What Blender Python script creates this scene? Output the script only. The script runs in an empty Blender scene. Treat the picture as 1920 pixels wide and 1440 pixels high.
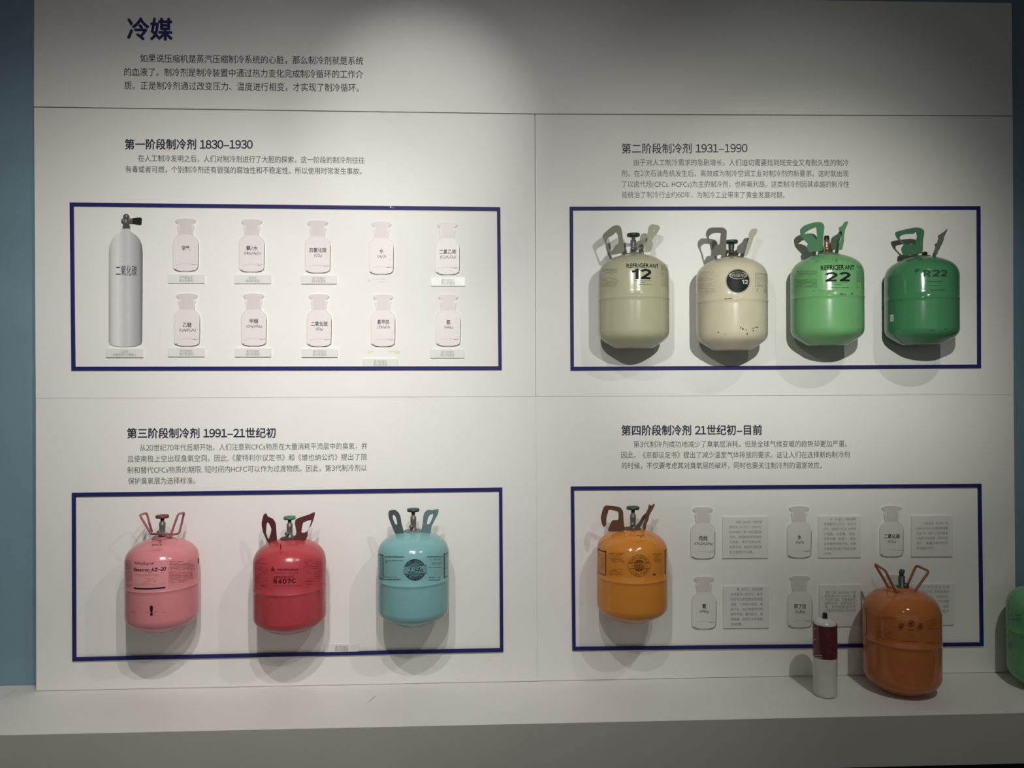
import bpy, bmesh, math, random
import numpy as np
from mathutils import Matrix, Vector
random.seed(7)
PI = math.pi
# ------------------------------------------------------------------ camera
F_PX = 1442.0
ZC = 1.565                      # eye height; the shelf top is 0.53 m above the floor
CAM = np.array([-0.1903, -2.678, ZC])
YAW, PITCH, ROLL = math.radians(2.2738), math.radians(0.0576), math.radians(-0.2413)
def cam_axes():
    cy, sy, cp, sp = math.cos(YAW), math.sin(YAW), math.cos(PITCH), math.sin(PITCH)
    f = np.array([sy*cp, cy*cp, sp]); r = np.array([cy, -sy, 0.]); u = np.cross(r, f)
    cr, sr = math.cos(ROLL), math.sin(ROLL)
    return r*cr+u*sr, -r*sr+u*cr, f
RX, UX, FX = cam_axes()
sc = bpy.context.scene
C = sc.collection
cam = bpy.data.cameras.new('camera'); cam.sensor_width = 36; cam.lens = 36*F_PX/1920; cam.clip_start = .05
co = bpy.data.objects.new('camera', cam); C.objects.link(co)
m = Matrix(((RX[0], UX[0], -FX[0], CAM[0]), (RX[1], UX[1], -FX[1], CAM[1]), (RX[2], UX[2], -FX[2], CAM[2]), (0, 0, 0, 1)))
co.matrix_world = m
sc.camera = co
sc.view_settings.view_transform = 'Standard'; sc.view_settings.look = 'None'
sc.view_settings.exposure = 0.0; sc.view_settings.gamma = 1.0; sc.view_settings.use_curve_mapping = False
# ------------------------------------------------------------------ world and lamps
w = bpy.data.worlds.new('world'); sc.world = w; w.use_nodes = True
w.node_tree.nodes['Background'].inputs[0].default_value = (.75, .9, 1, 1)
w.node_tree.nodes['Background'].inputs[1].default_value = 0.004
def spot(name, loc, aim, power, half, col=(1, 1, 1), rad=.012, blend=1.0):
    l = bpy.data.lights.new(name, 'SPOT'); l.energy = power; l.spot_size = 2*half; l.spot_blend = blend
    l.shadow_soft_size = rad; l.color = col
    o = bpy.data.objects.new(name, l); C.objects.link(o)
    d = Vector(aim)-Vector(loc); o.location = loc; o.rotation_euler = d.to_track_quat('-Z', 'Y').to_euler()
    return o
K = 52.0
WARM = (1.0, .975, .93); COOL = (.985, 1.0, .93); NEUT = (1.0, .985, .96)
LAMPS = [
 ('spot_lamp', (-.62, -1.85, ZC+.65), (-1.20, 0, ZC+.30), .66, .70, WARM),
 ('spot_lamp', (-.22, -1.95, ZC+.70), (-.32, 0, ZC+.20), .98, .70, NEUT),
 ('spot_lamp', (.45, -1.95, ZC+.66), (.84, 0, ZC+.40), .62, .50, COOL),
 ('spot_lamp', (.45, -1.95, ZC+.66), (.60, 0, ZC+.30), .22, .70, COOL),
 ('spot_lamp', (.45, -1.95, ZC+.66), (.95, 0, ZC+.25), 1.31, .42, COOL),
 ('spot_lamp', (-.55, -2.00, ZC+1.20), (-1.60, 0, ZC-.60), 1.75, .72, WARM),
 ('spot_lamp', (-.20, -2.00, ZC+1.20), (-.96, 0, ZC-.85), 1.15, .72, WARM),
 ('spot_lamp', (.80, -2.00, ZC+1.20), (-.55, 0, ZC-1.10), .90, .48, NEUT),
 ('spot_lamp', (1.08, -1.95, ZC+1.50), (1.22, 0, ZC-1.15), 1.25, .45, COOL),
 ('spot_lamp', (-.38, -1.95, ZC+1.65), (-.40, 0, ZC+.90), .95, .23, NEUT),
]
for n, lo, ai, p, h, c in LAMPS: spot(n, lo, ai, p*K, h, c)

# broad soft fill lamp, added out of view to lighten the shadows
al = bpy.data.lights.new('fill_light', 'AREA'); al.shape = 'RECTANGLE'; al.size = 7.0; al.size_y = 2.6; al.energy = 19
ao = bpy.data.objects.new('fill_light', al); C.objects.link(ao); ao.location = (-.6, -4.95, ZC+.1)
ao.rotation_euler = (Vector((-.3, 0, ZC-.7))-Vector(ao.location)).to_track_quat('-Z', 'Y').to_euler()

# ------------------------------------------------------------------ helpers
def ray(px, py):
    d = RX*(px-960)/F_PX + UX*(720-py)/F_PX + FX
    return d
def at(px, py, Y=0.0):
    d = ray(px, py); return CAM + d*((Y-CAM[1])/d[1])
def at_z(px, py, Z):
    d = ray(px, py); return CAM + d*((Z-CAM[2])/d[2])
def proj(p):
    p = np.asarray(p, float)-CAM; z = p@FX
    return 960+F_PX*(p@RX)/z, 720-F_PX*(p@UX)/z
def lin(h):
    h = h.lstrip('#'); v = [int(h[i:i+2], 16)/255 for i in (0, 2, 4)]
    return tuple(x/12.92 if x < .04045 else ((x+.055)/1.055)**2.4 for x in v)
MATS = {}
def mat(name, col, rough=.6, metal=0., spec=.5, noise=0., nscale=20., bump=0., bscale=300., coat=0.):
    if name in MATS: return MATS[name]
    if isinstance(col, str): col = lin(col)
    m = bpy.data.materials.new(name); m.use_nodes = True; nt = m.node_tree; b = nt.nodes['Principled BSDF']
    b.inputs['Base Color'].default_value = (*col, 1); b.inputs['Roughness'].default_value = rough
    b.inputs['Metallic'].default_value = metal; b.inputs['Specular IOR Level'].default_value = spec
    b.inputs['Coat Weight'].default_value = coat; b.inputs['Coat Roughness'].default_value = .08
    tc = nt.nodes.new('ShaderNodeTexCoord')
    if noise:
        n = nt.nodes.new('ShaderNodeTexNoise'); n.inputs['Scale'].default_value = nscale; n.inputs['Detail'].default_value = 5
        nt.links.new(tc.outputs['Object'], n.inputs['Vector'])
        r = nt.nodes.new('ShaderNodeMapRange'); r.inputs[1].default_value = .3; r.inputs[2].default_value = .7
        r.inputs[3].default_value = 1-noise; r.inputs[4].default_value = 1+noise
        nt.links.new(n.outputs['Fac'], r.inputs[0])
        mx = nt.nodes.new('ShaderNodeVectorMath'); mx.operation = 'SCALE'; mx.inputs[0].default_value = col
        nt.links.new(r.outputs[0], mx.inputs['Scale']); nt.links.new(mx.outputs[0], b.inputs['Base Color'])
    if bump:
        n2 = nt.nodes.new('ShaderNodeTexNoise'); n2.inputs['Scale'].default_value = bscale
        nt.links.new(tc.outputs['Object'], n2.inputs['Vector'])
        bp = nt.nodes.new('ShaderNodeBump'); bp.inputs['Strength'].default_value = bump; bp.inputs['Distance'].default_value = .001
        nt.links.new(n2.outputs['Fac'], bp.inputs['Height']); nt.links.new(bp.outputs[0], b.inputs['Normal'])
    MATS[name] = m; return m

def props(o, label=None, cat=None, group=None, kind=None):
    if label: o['label'] = label
    if cat: o['category'] = cat
    if group: o['group'] = group
    if kind: o['kind'] = kind
    return o
def thing(name, loc, label, cat, group=None):
    o = bpy.data.objects.new(name, None); C.objects.link(o); o.empty_display_size = .05
    o.location = loc; o['org'] = [float(v) for v in loc]
    return props(o, label, cat, group)
def origin(o):
    if o is None: return np.zeros(3)
    if 'org' in o: return np.array(o['org'])
    return np.zeros(3)
class MB:
    """collects world-space shapes that become ONE mesh object"""
    def __init__(s): s.v = []; s.f = []; s.sm = []
    def add(s, v, f, smooth=False):
        b = len(s.v); s.v += [tuple(map(float, p)) for p in v]; s.f += [tuple(b+i for i in q) for q in f]; s.sm += [smooth]*len(f); return s
    def box(s, a, b):
        x0, y0, z0 = a; x1, y1, z1 = b
        v = [(x0,y0,z0),(x1,y0,z0),(x1,y1,z0),(x0,y1,z0),(x0,y0,z1),(x1,y0,z1),(x1,y1,z1),(x0,y1,z1)]
        return s.add(v, [(3,2,1,0),(4,5,6,7),(0,1,5,4),(1,2,6,5),(2,3,7,6),(3,0,4,7)])
    def prism(s, pts, y0, y1):
        """outline pts [(x,z)] counter-clockwise seen from the camera, extruded from y0 (back) to y1 (front)"""
        n = len(pts); v = [(p[0], y1, p[1]) for p in pts]+[(p[0], y0, p[1]) for p in pts]
        f = [tuple(range(n)), tuple(range(2*n-1, n-1, -1))]
        f += [(i, n+i, n+(i+1) % n, (i+1) % n) for i in range(n)]
        return s.add(v, f)
    def lathe(s, c, prof, n=64, caps=True):
        v = []; f = []
        for r, z in prof:
            for k in range(n):
                a = 2*PI*k/n; v.append((c[0]+r*math.cos(a), c[1]+r*math.sin(a), c[2]+z))
        for i in range(len(prof)-1):
            for k in range(n):
                k2 = (k+1) % n; f.append((i*n+k, i*n+k2, (i+1)*n+k2, (i+1)*n+k))
        s.add(v, f, True)
        if caps:
            b = len(s.v)-len(v)
            s.f.append(tuple(b+k for k in range(n-1, -1, -1))); s.sm.append(False)
            s.f.append(tuple(b+(len(prof)-1)*n+k for k in range(n))); s.sm.append(False)
        return s
    def tube(s, pts, r, n=10, closed=False):
        pts = [Vector(p) for p in pts]; m_ = len(pts); v = []; f = []; up = None
        for i, p in enumerate(pts):
            if closed: t = (pts[(i+1) % m_]-pts[i-1]).normalized()
            else: t = (pts[min(i+1, m_-1)]-pts[max(i-1, 0)]).normalized()
            if up is None: up = t.orthogonal().normalized()
            up = (up-t*up.dot(t)).normalized(); sd = t.cross(up)
            rr = r[i] if isinstance(r, (list, tuple)) else r
            for k in range(n):
                a = 2*PI*k/n; v.append(p+(up*math.cos(a)+sd*math.sin(a))*rr)
        for i in range(m_ if closed else m_-1):
            j = (i+1) % m_
            for k in range(n): f.append((i*n+k, i*n+(k+1) % n, j*n+(k+1) % n, j*n+k))
        if not closed: f += [tuple(range(n-1, -1, -1)), tuple((m_-1)*n+k for k in range(n))]
        return s.add(v, f, True)
    def build(s, name, material, parent=None, label=None, cat=None, group=None, kind=None, bevel=0, fixn=True):
        og = origin(parent)
        me = bpy.data.meshes.new(name); me.from_pydata([tuple(np.array(p)-og) for p in s.v], [], s.f)
        me.polygons.foreach_set('use_smooth', s.sm); me.materials.append(material)
        if fixn:
            bm = bmesh.new(); bm.from_mesh(me); bmesh.ops.recalc_face_normals(bm, faces=bm.faces); bm.to_mesh(me); bm.free()
        o = bpy.data.objects.new(name, me); C.objects.link(o)
        if parent is not None: o.parent = parent
        if parent is not None: o['org'] = [float(x) for x in og]
        if bevel:
            b = o.modifiers.new('bevel', 'BEVEL'); b.width = bevel; b.segments = 2; b.limit_method = 'ANGLE'
        if name == 'small_print': kind = 'stuff'
        return props(o, label, cat, group, kind)

# ------------------------------------------------------------------ lettering
TXT = {}
def glyph(body, res=3):
    """outline of a built-in font glyph as flat faces"""
    if (body, res) in TXT: return TXT[(body, res)]
    c = bpy.data.curves.new('t', 'FONT'); c.body = body; c.size = 1; c.resolution_u = res
    o = bpy.data.objects.new('t', c); C.objects.link(o)
    dg = bpy.context.evaluated_depsgraph_get(); dg.update()
    me = bpy.data.meshes.new_from_object(o.evaluated_get(dg))
    v = np.zeros(len(me.vertices)*3); me.vertices.foreach_get('co', v); v = v.reshape(-1, 3)[:, :2]
    f = [tuple(p.vertices) for p in me.polygons]
    bpy.data.objects.remove(o); bpy.data.curves.remove(c); bpy.data.meshes.remove(me)
    TXT[(body, res)] = (v, f); return TXT[(body, res)]
EM = glyph('国国')[0][:, 0].max()-glyph('国')[0][:, 0].max()
def text_mesh(s, bold=0.0, shear=0.0, res=3):
    key = (s, bold, shear, res, 1)
    if key in TXT: return TXT[key]
    V = []; F = []; x = 0; n = 0
    for ch in s:
        if ch == ' ': x += .30*EM; continue
        if 33 <= ord(ch) <= 126:                      # full-width twin, set with tight spacing
            v, f = glyph(chr(ord(ch)+0xFEE0) if ch.isdigit() else ch, res)
            if ch in '-': v, f = glyph('–', res)
            w0 = v[:, 0].min(); wd = v[:, 0].max()-w0
            if ch.isdigit(): adv = .57*EM; off = (adv-wd)/2
            else: off = .055*EM; adv = wd+.10*EM
            V.append(v-[w0, 0]+[x+off, 0]); x += adv
        else:
            v, f = glyph(ch, res)
            if ch in '–₀₁₂₃₄₅₆₇₈₉':
                w0 = v[:, 0].min(); V.append(v-[w0, 0]+[x+.04*EM, 0]); x += v[:, 0].max()-w0+.08*EM
            else: V.append(v+[x, 0]); x += EM
        F += [tuple(i+n for i in q) for q in f]; n += len(v)
    v = np.vstack(V); f = F
    if shear: v = v+np.c_[v[:, 1]*shear, np.zeros(len(v))]
    if bold:
        m_ = len(v); d = [(0, 0), (bold, 0), (-bold, 0), (0, bold), (0, -bold), (.7*bold, .7*bold), (-.7*bold, .7*bold), (.7*bold, -.7*bold), (-.7*bold, -.7*bold)]
        v = np.vstack([v+np.array(o_) for o_ in d]); f = [tuple(i+m_*k for i in q) for k in range(len(d)) for q in f]
    TXT[key] = (v, f); return TXT[key]
def flat_text(mb, s, x0, x1, yl, yr, em, Y=-.0004, bold=0., shear=0.):
    """one line of print: ink runs from pixel x0 to x1 of the photograph, its middle at yl (left) and yr (right)"""
    v, f = text_mesh(s, bold, shear)
    a, b = at(x0, yl, Y), at(x1, yr, Y)
    e = np.linalg.norm(at(x0, yl-em/2, Y)-at(x0, yl+em/2, Y))
    t = (v[:, 0]-v[:, 0].min())/(v[:, 0].max()-v[:, 0].min())
    h = (v[:, 1]-.38*EM)*e/EM/.93
    pts = [(a[0]+(b[0]-a[0])*ti, Y, a[2]+(b[2]-a[2])*ti+hi) for ti, hi in zip(t, h)]
    mb.add(lay(pts, bold), f)
def fit_text(mb, s, x0, x1, y0, y1, Y=-.0004, bold=0., shear=0.):
    v, f = text_mesh(s, bold, shear)
    a, b = at(x0, y1, Y), at(x1, y0, Y)
    n = (v-v.min(0))/(v.max(0)-v.min(0))
    mb.add(lay([(a[0]+(b[0]-a[0])*p, Y, a[2]+(b[2]-a[2])*q) for p, q in n], bold), f)
def lay(pts, bold):
    # the passes that thicken a letter lie a hair above each other
    if not bold: return pts
    m_ = len(pts)//9
    return [(p[0], p[1]-3e-5*(i//m_), p[2]) for i, p in enumerate(pts)]

# ------------------------------------------------------------------ materials
M = dict(
 board=mat('white board print', (.76, .745, .705), .5, noise=.012, nscale=6, bump=.03, bscale=900, spec=.4),
 core=mat('board core', (.45, .44, .41), .8),
 gap=mat('dark joint', (.05, .05, .045), .9),
 teal=mat('teal paint', (.175, .275, .335), .62, noise=.06, nscale=5, bump=.05, bscale=250),
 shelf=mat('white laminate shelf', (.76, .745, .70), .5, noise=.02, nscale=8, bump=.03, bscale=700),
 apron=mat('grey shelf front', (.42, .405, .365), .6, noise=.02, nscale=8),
 dark=mat('dark void', (.01, .01, .011), .9),
 floor=mat('dark floor', (.025, .024, .022), .6, noise=.2, nscale=12),
 ceil=mat('dark ceiling', (.03, .032, .034), .9),
 navy=mat('navy painted strip', (.016, .017, .115), .55, spec=.22),
 ink_title=mat('navy ink', (.022, .022, .12), .5),
 ink_head=mat('dark ink', (.011, .013, .042), .5),
 ink_body=mat('grey ink', (.072, .072, .088), .45),
 ink_top=mat('charcoal ink', (.026, .026, .034), .5),
 ink_card=mat('faint ink', (.24, .235, .215), .5),
 card=mat('acrylic plate', (.70, .69, .655), .32, spec=.5),
 glass_p=mat('pink tinted print', (.72, .68, .66), .4),
 stop_p=mat('pink stopper print', (.63, .575, .56), .4),
 glass_g=mat('grey tinted print', (.70, .675, .635), .34),
 stop_g=mat('grey stopper print', (.60, .56, .53), .34),
 line=mat('outline print', (.36, .325, .305), .45),
 line_l=mat('light outline print', (.55, .50, .48), .45),
 edge=mat('cut foam edge', (.78, .77, .75), .5),
 stain=mat('glue stain', (.70, .66, .50), .6),
 steel=mat('dull valve metal', (.15, .145, .12), .42, metal=.35, noise=.1),
 brass=mat('dull brass', (.33, .22, .13), .4, metal=.7),
 black=mat('black plastic', (.008, .008, .008), .45),
)

# ------------------------------------------------------------------ setting
SH = 0.53                                     # shelf top
fr = [at_z(px, py, SH) for px, py in ((0, 1379.5), (700, 1361.5), (1869, 1339.5))]
YF = float(np.mean([p[1] for p in fr]))       # front edge of the shelf
wl = at_z(20, 1290, SH)[1]
YB = .055                                     # the teal wall stands behind the board
MB().box((-4.2, YB+.002, 0), (4.2, YB+.1, 3.6)).build('wall_back', M['teal'], kind='structure')
MB().box((-4.2, -5.2, -.05), (4.2, YB+.1, 0)).build('floor', M['floor'], kind='structure')
MB().box((-4.2, -5.2, 3.6), (4.2, YB+.1, 3.7)).build('ceiling', M['ceil'], kind='structure')
# floating shelf: slabs that meet in a mitred joint at the left, grey front, set-back plinth
sj0, sj1 = at_z(33, 1291, SH), at_z(0, 1313, SH)
sd = (sj1-sj0)/(sj1[1]-sj0[1])                # the joint runs on to the front edge
jb = sj0+sd*(YB-sj0[1]); jf = sj0+sd*(YF-sj0[1])
sh = thing('display_shelf', (0, -.15, SH-.16), 'long white shelf with a grey front edge running under the white board', 'shelf')
def slab(pts, z0, z1):
    mb = MB(); n = len(pts)
    v = [(x, y, z1) for x, y in pts]+[(x, y, z0) for x, y in pts]
    return mb.add(v, [tuple(range(n)), tuple(range(2*n-1, n-1, -1))]+[(i, n+i, n+(i+1) % n, (i+1) % n) for i in range(n)])
g = .0012
ap_b = at(1840, 1433.2, YF)[2]
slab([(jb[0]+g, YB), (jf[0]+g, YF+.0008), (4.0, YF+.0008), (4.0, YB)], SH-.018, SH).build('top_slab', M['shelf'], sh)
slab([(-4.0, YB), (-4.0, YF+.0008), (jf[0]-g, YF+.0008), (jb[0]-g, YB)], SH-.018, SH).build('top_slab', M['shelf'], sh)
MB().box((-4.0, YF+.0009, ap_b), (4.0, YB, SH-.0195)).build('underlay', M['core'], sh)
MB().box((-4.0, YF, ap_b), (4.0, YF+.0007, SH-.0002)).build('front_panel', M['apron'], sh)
MB().box((-4.0, -.12, 0), (4.0, YB, ap_b+.03)).build('plinth', M['dark'], sh)
# scuff on the shelf
a, b = at_z(703, 1306.5, SH), at_z(688, 1318.5, SH)
slab([(a[0]-.002, a[1]), (b[0], b[1]-.001), (b[0]+.0012, b[1]), (a[0]+.002, a[1]+.003)], SH, SH+.0004).build('scuff', M['ink_card'], sh, label='thin grey scuff mark')

# ------------------------------------------------------------------ white display board
bd = thing('display_board', (0, 0, SH), 'large white museum board of five panels printed in Chinese, standing on the shelf', 'board')
SEAM = dict(TL=(64, -12), TR=(1897, 6), s1L=(63.8, 200.6), s1C=(1003, 213.7), s1R=(1898.6, 217.6), s2L=(67, 747), s2C=(1004.6, 743.4), s2R=(1900.5, 739.8),
            s3L=(68, 1296), s3C=(1008, 1275), s3R=(1905, 1262))
W_ = {k: at(*v) for k, v in SEAM.items()}
W_['TL'][2] = W_['TR'][2] = at(1897, 6)[2]
for k in ('s3L', 's3C', 's3R'): W_[k][2] = SH+.0018
def P2(k, dx=0, dz=0): return (W_[k][0]+dx, W_[k][2]+dz)
h1, h2, h3, hb = .0016, .0011, .0004, .00012
panels = [
 ([P2('s1L', -.0005, h1), P2('s1C', 0, h1), P2('s1R', 0, h1), P2('TR'), P2('TL')], 'top'),
 ([P2('s2L', 0, h3), P2('s2C', -h2*.5, h3), P2('s1C', -h2, -h1), P2('s1L', 0, -h1)], 'ul'),
 ([P2('s2C', h2*.5, h3*1.6), P2('s2R', 0, h3), P2('s1R', .0006, -h1), P2('s1C', h2, -h1)], 'ur'),
 ([P2('s3L'), P2('s3C', -hb*2), P2('s2C', -hb, -h3), P2('s2L', 0, -h3)], 'll'),
 ([P2('s3C', hb*2), P2('s3R'), P2('s2R', 0, -h3), P2('s2C', hb, -h3)], 'lr')]
PAN = {}
for pts, k in panels:
    PAN[k] = MB().prism(pts, .012, 0).build('panel', M['board'], bd)
L0, R0 = W_['s3L'][0]+.002, W_['s3R'][0]-.002
MB().box((min(L0, W_['TL'][0]+.002), .0122, SH), (W_['TR'][0]-.002, YB, W_['TR'][2]-.002)).build('backing', M['core'], bd)
# dark strip in the wide joint below the top panel
z1 = W_['s1L'][2]
MB().prism([P2('s1L', .0005, -h1*1.0), P2('s1C', 0, -h1*1.0), P2('s1R', -.0005, -h1*1.0), P2('s1R', -.0005, h1), P2('s1C', 0, h1), P2('s1L', .0005, h1)], .0121, .006).build('joint_strip', M['gap'], bd)

def lettering(panel, lines, material, name='lettering', bold=0.):
    mb = MB()
    for l in lines: flat_text(mb, *l, bold=bold)
    return mb.build(name, material, PAN[panel], fixn=False)
mb = MB(); fit_text(mb, '冷媒', 238, 324, 33.5, 75.5, bold=.028); mb.build('lettering', M['ink_title'], PAN['top'], fixn=False)
lettering('top', [
 ('如果说压缩机是蒸汽压缩制冷系统的心脏，那么制冷剂就是系统', 263, 681, 109, 114, 15.6),
 ('的血液了。制冷剂是制冷装置中通过热力变化完成制冷循环的工作介', 233, 681, 134.5, 139.5, 15.6),
 ('质。正是制冷剂通过改变压力、温度进行相变，才实现了制冷循环。', 233, 673, 160, 164.5, 15.6)], M['ink_top'], bold=.004)
HB = .022
lettering('ul', [('第一阶段制冷剂 1830–1930', 234, 474, 270.5, 270.5, 19.5)], M['ink_head'], 'lettering', HB)
lettering('ul', [
 ('在人工制冷发明之后，人们对制冷剂进行了大胆的探索，这一阶段的制冷剂往往', 259, 683.5, 296.5, 300.5, 13),
 ('有毒或者可燃，个别制冷剂还有很强的腐蚀性和不稳定性。所以使用时常发生事故。', 235, 678, 317, 321, 13)], M['ink_body'], bold=.004)
lettering('ur', [('第二阶段制冷剂 1931–1990', 1165.5, 1401.5, 278.5, 277.5, 19)], M['ink_head'], 'lettering', .008)
lettering('ur', [
 ('由于对人工制冷需求的急剧增长，人们迫切需要找到既安全又有耐久性的制冷', 1188.5, 1591, 304.5, 305, 12.6),
 ('剂。在2次石油危机发生后，高效成为制冷空调工业对制冷剂的新要求。这时就出现', 1165.5, 1591, 325, 325.5, 12.6),
 ('了以卤代烃(CFCs, HCFCs)为主的制冷剂，也称氟利昂。这类制冷剂因其卓越的制冷性', 1166, 1592, 345, 345.5, 12.6),
 ('能统治了制冷行业约60年，为制冷工业带来了黄金发展时期。', 1166, 1471, 365, 365.5, 12.6)], M['ink_body'])
lettering('ll', [('第三阶段制冷剂 1991–21世纪初', 238, 517, 812.5, 811.5, 19)], M['ink_head'], 'lettering', HB)
lettering('ll', [
 ('从20世纪70年代后期开始，人们注意到CFCs物质在大量消耗平流层中的臭氧，并', 262, 688.5, 839.5, 836, 12.8),
 ('且使南极上空出现臭氧空洞。因此,《蒙特利尔议定书》和《维也纳公约》提出了限', 239, 688, 860.5, 856.5, 12.8),
 ('制和替代CFCs物质的期限, 短时间内HCFC可以作为过渡物质。因此，第3代制冷剂以', 239, 688, 881.5, 877, 12.8),
 ('保护臭氧层为选择标准。', 240, 366, 902, 901, 12.8)], M['ink_body'])
lettering('lr', [('第四阶段制冷剂 21世纪初–目前', 1165, 1429, 807, 806, 19)], M['ink_head'], 'lettering', HB)
lettering('lr', [
 ('第3代制冷剂成功地减少了臭氧层消耗，但是全球气候变暖的趋势却更加严重。', 1188, 1588, 833, 831.8, 12.4),
 ('因此，《京都议定书》提出了减少温室气体排放的要求。这让人们在选择新的制冷剂', 1165, 1593, 853, 852.3, 12.4),
 ('的时候，不仅要考虑其对臭氧层的破坏，同时也要关注制冷剂的温室效应。', 1166, 1541, 873, 872.5, 12.4)], M['ink_body'])

# ------------------------------------------------------------------ navy frames
def frame(c, label, wpx=(6.2, 6.2, 6.6, 6.6)):
    TL, TR, BR, BL = [at(*p, Y=-.007) for p in c]
    s = 1/538.*.997
    l, r, t, b = [x*s for x in wpx]
    o = {k: (p[0], p[2]) for k, p in zip(('TL', 'TR', 'BR', 'BL'), (TL, TR, BR, BL))}
    i = dict(TL=(o['TL'][0]+l, o['TL'][1]-t), TR=(o['TR'][0]-r, o['TR'][1]-t), BR=(o['BR'][0]-r, o['BR'][1]+b), BL=(o['BL'][0]+l, o['BL'][1]+b))
    f = thing('display_border', ((o['BL'][0]+o['BR'][0])/2, 0, o['BL'][1]), label, 'frame', 'navy frames on the board')
    for a, b_ in (('TL', 'TR'), ('TR', 'BR'), ('BR', 'BL'), ('BL', 'TL')):
        MB().prism([o[a], i[a], i[b_], o[b_]][::1], -.0001, -.007).build('border_strip', M['navy'], f, bevel=.0005)
    return f
frame(((130.3, 379.5), (938, 388.3), (940.8, 693.3), (133.6, 694.3)), 'navy rectangular frame around the printed gas cylinder and ten bottles')
frame(((1068.3, 387.5), (1838.8, 386.5), (1839.8, 690), (1070, 694.3)), 'navy rectangular frame around two white and two green gas tanks')
frame(((134.3, 924.3), (941.8, 914.3), (943.8, 1222.5), (135.3, 1240)), 'navy rectangular frame around the pink, red and light blue gas tanks')
frame(((1070.4, 912.4), (1840.7, 907.3), (1844.8, 1211.5), (1073.4, 1220.3)), 'navy rectangular frame around the orange wall tank and six text cards')

for o_ in [x for x in bpy.data.objects if x.name == 'display_border']:
    mb = MB()
    for (x_, y_, r_) in ((732.5, 388.2, 1.4), (736.5, 389.6, .8), (739, 389.8, .6)):
        q_ = [at(x_+r_*math.cos(k*PI/4), y_+r_*math.sin(k*PI/4), -.0073) for k in range(8)][::-1]
        mb.add(q_, [tuple(range(8))])
    mb.build('paint_chip', M['edge'], o_, fixn=False, kind='stuff')
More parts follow.
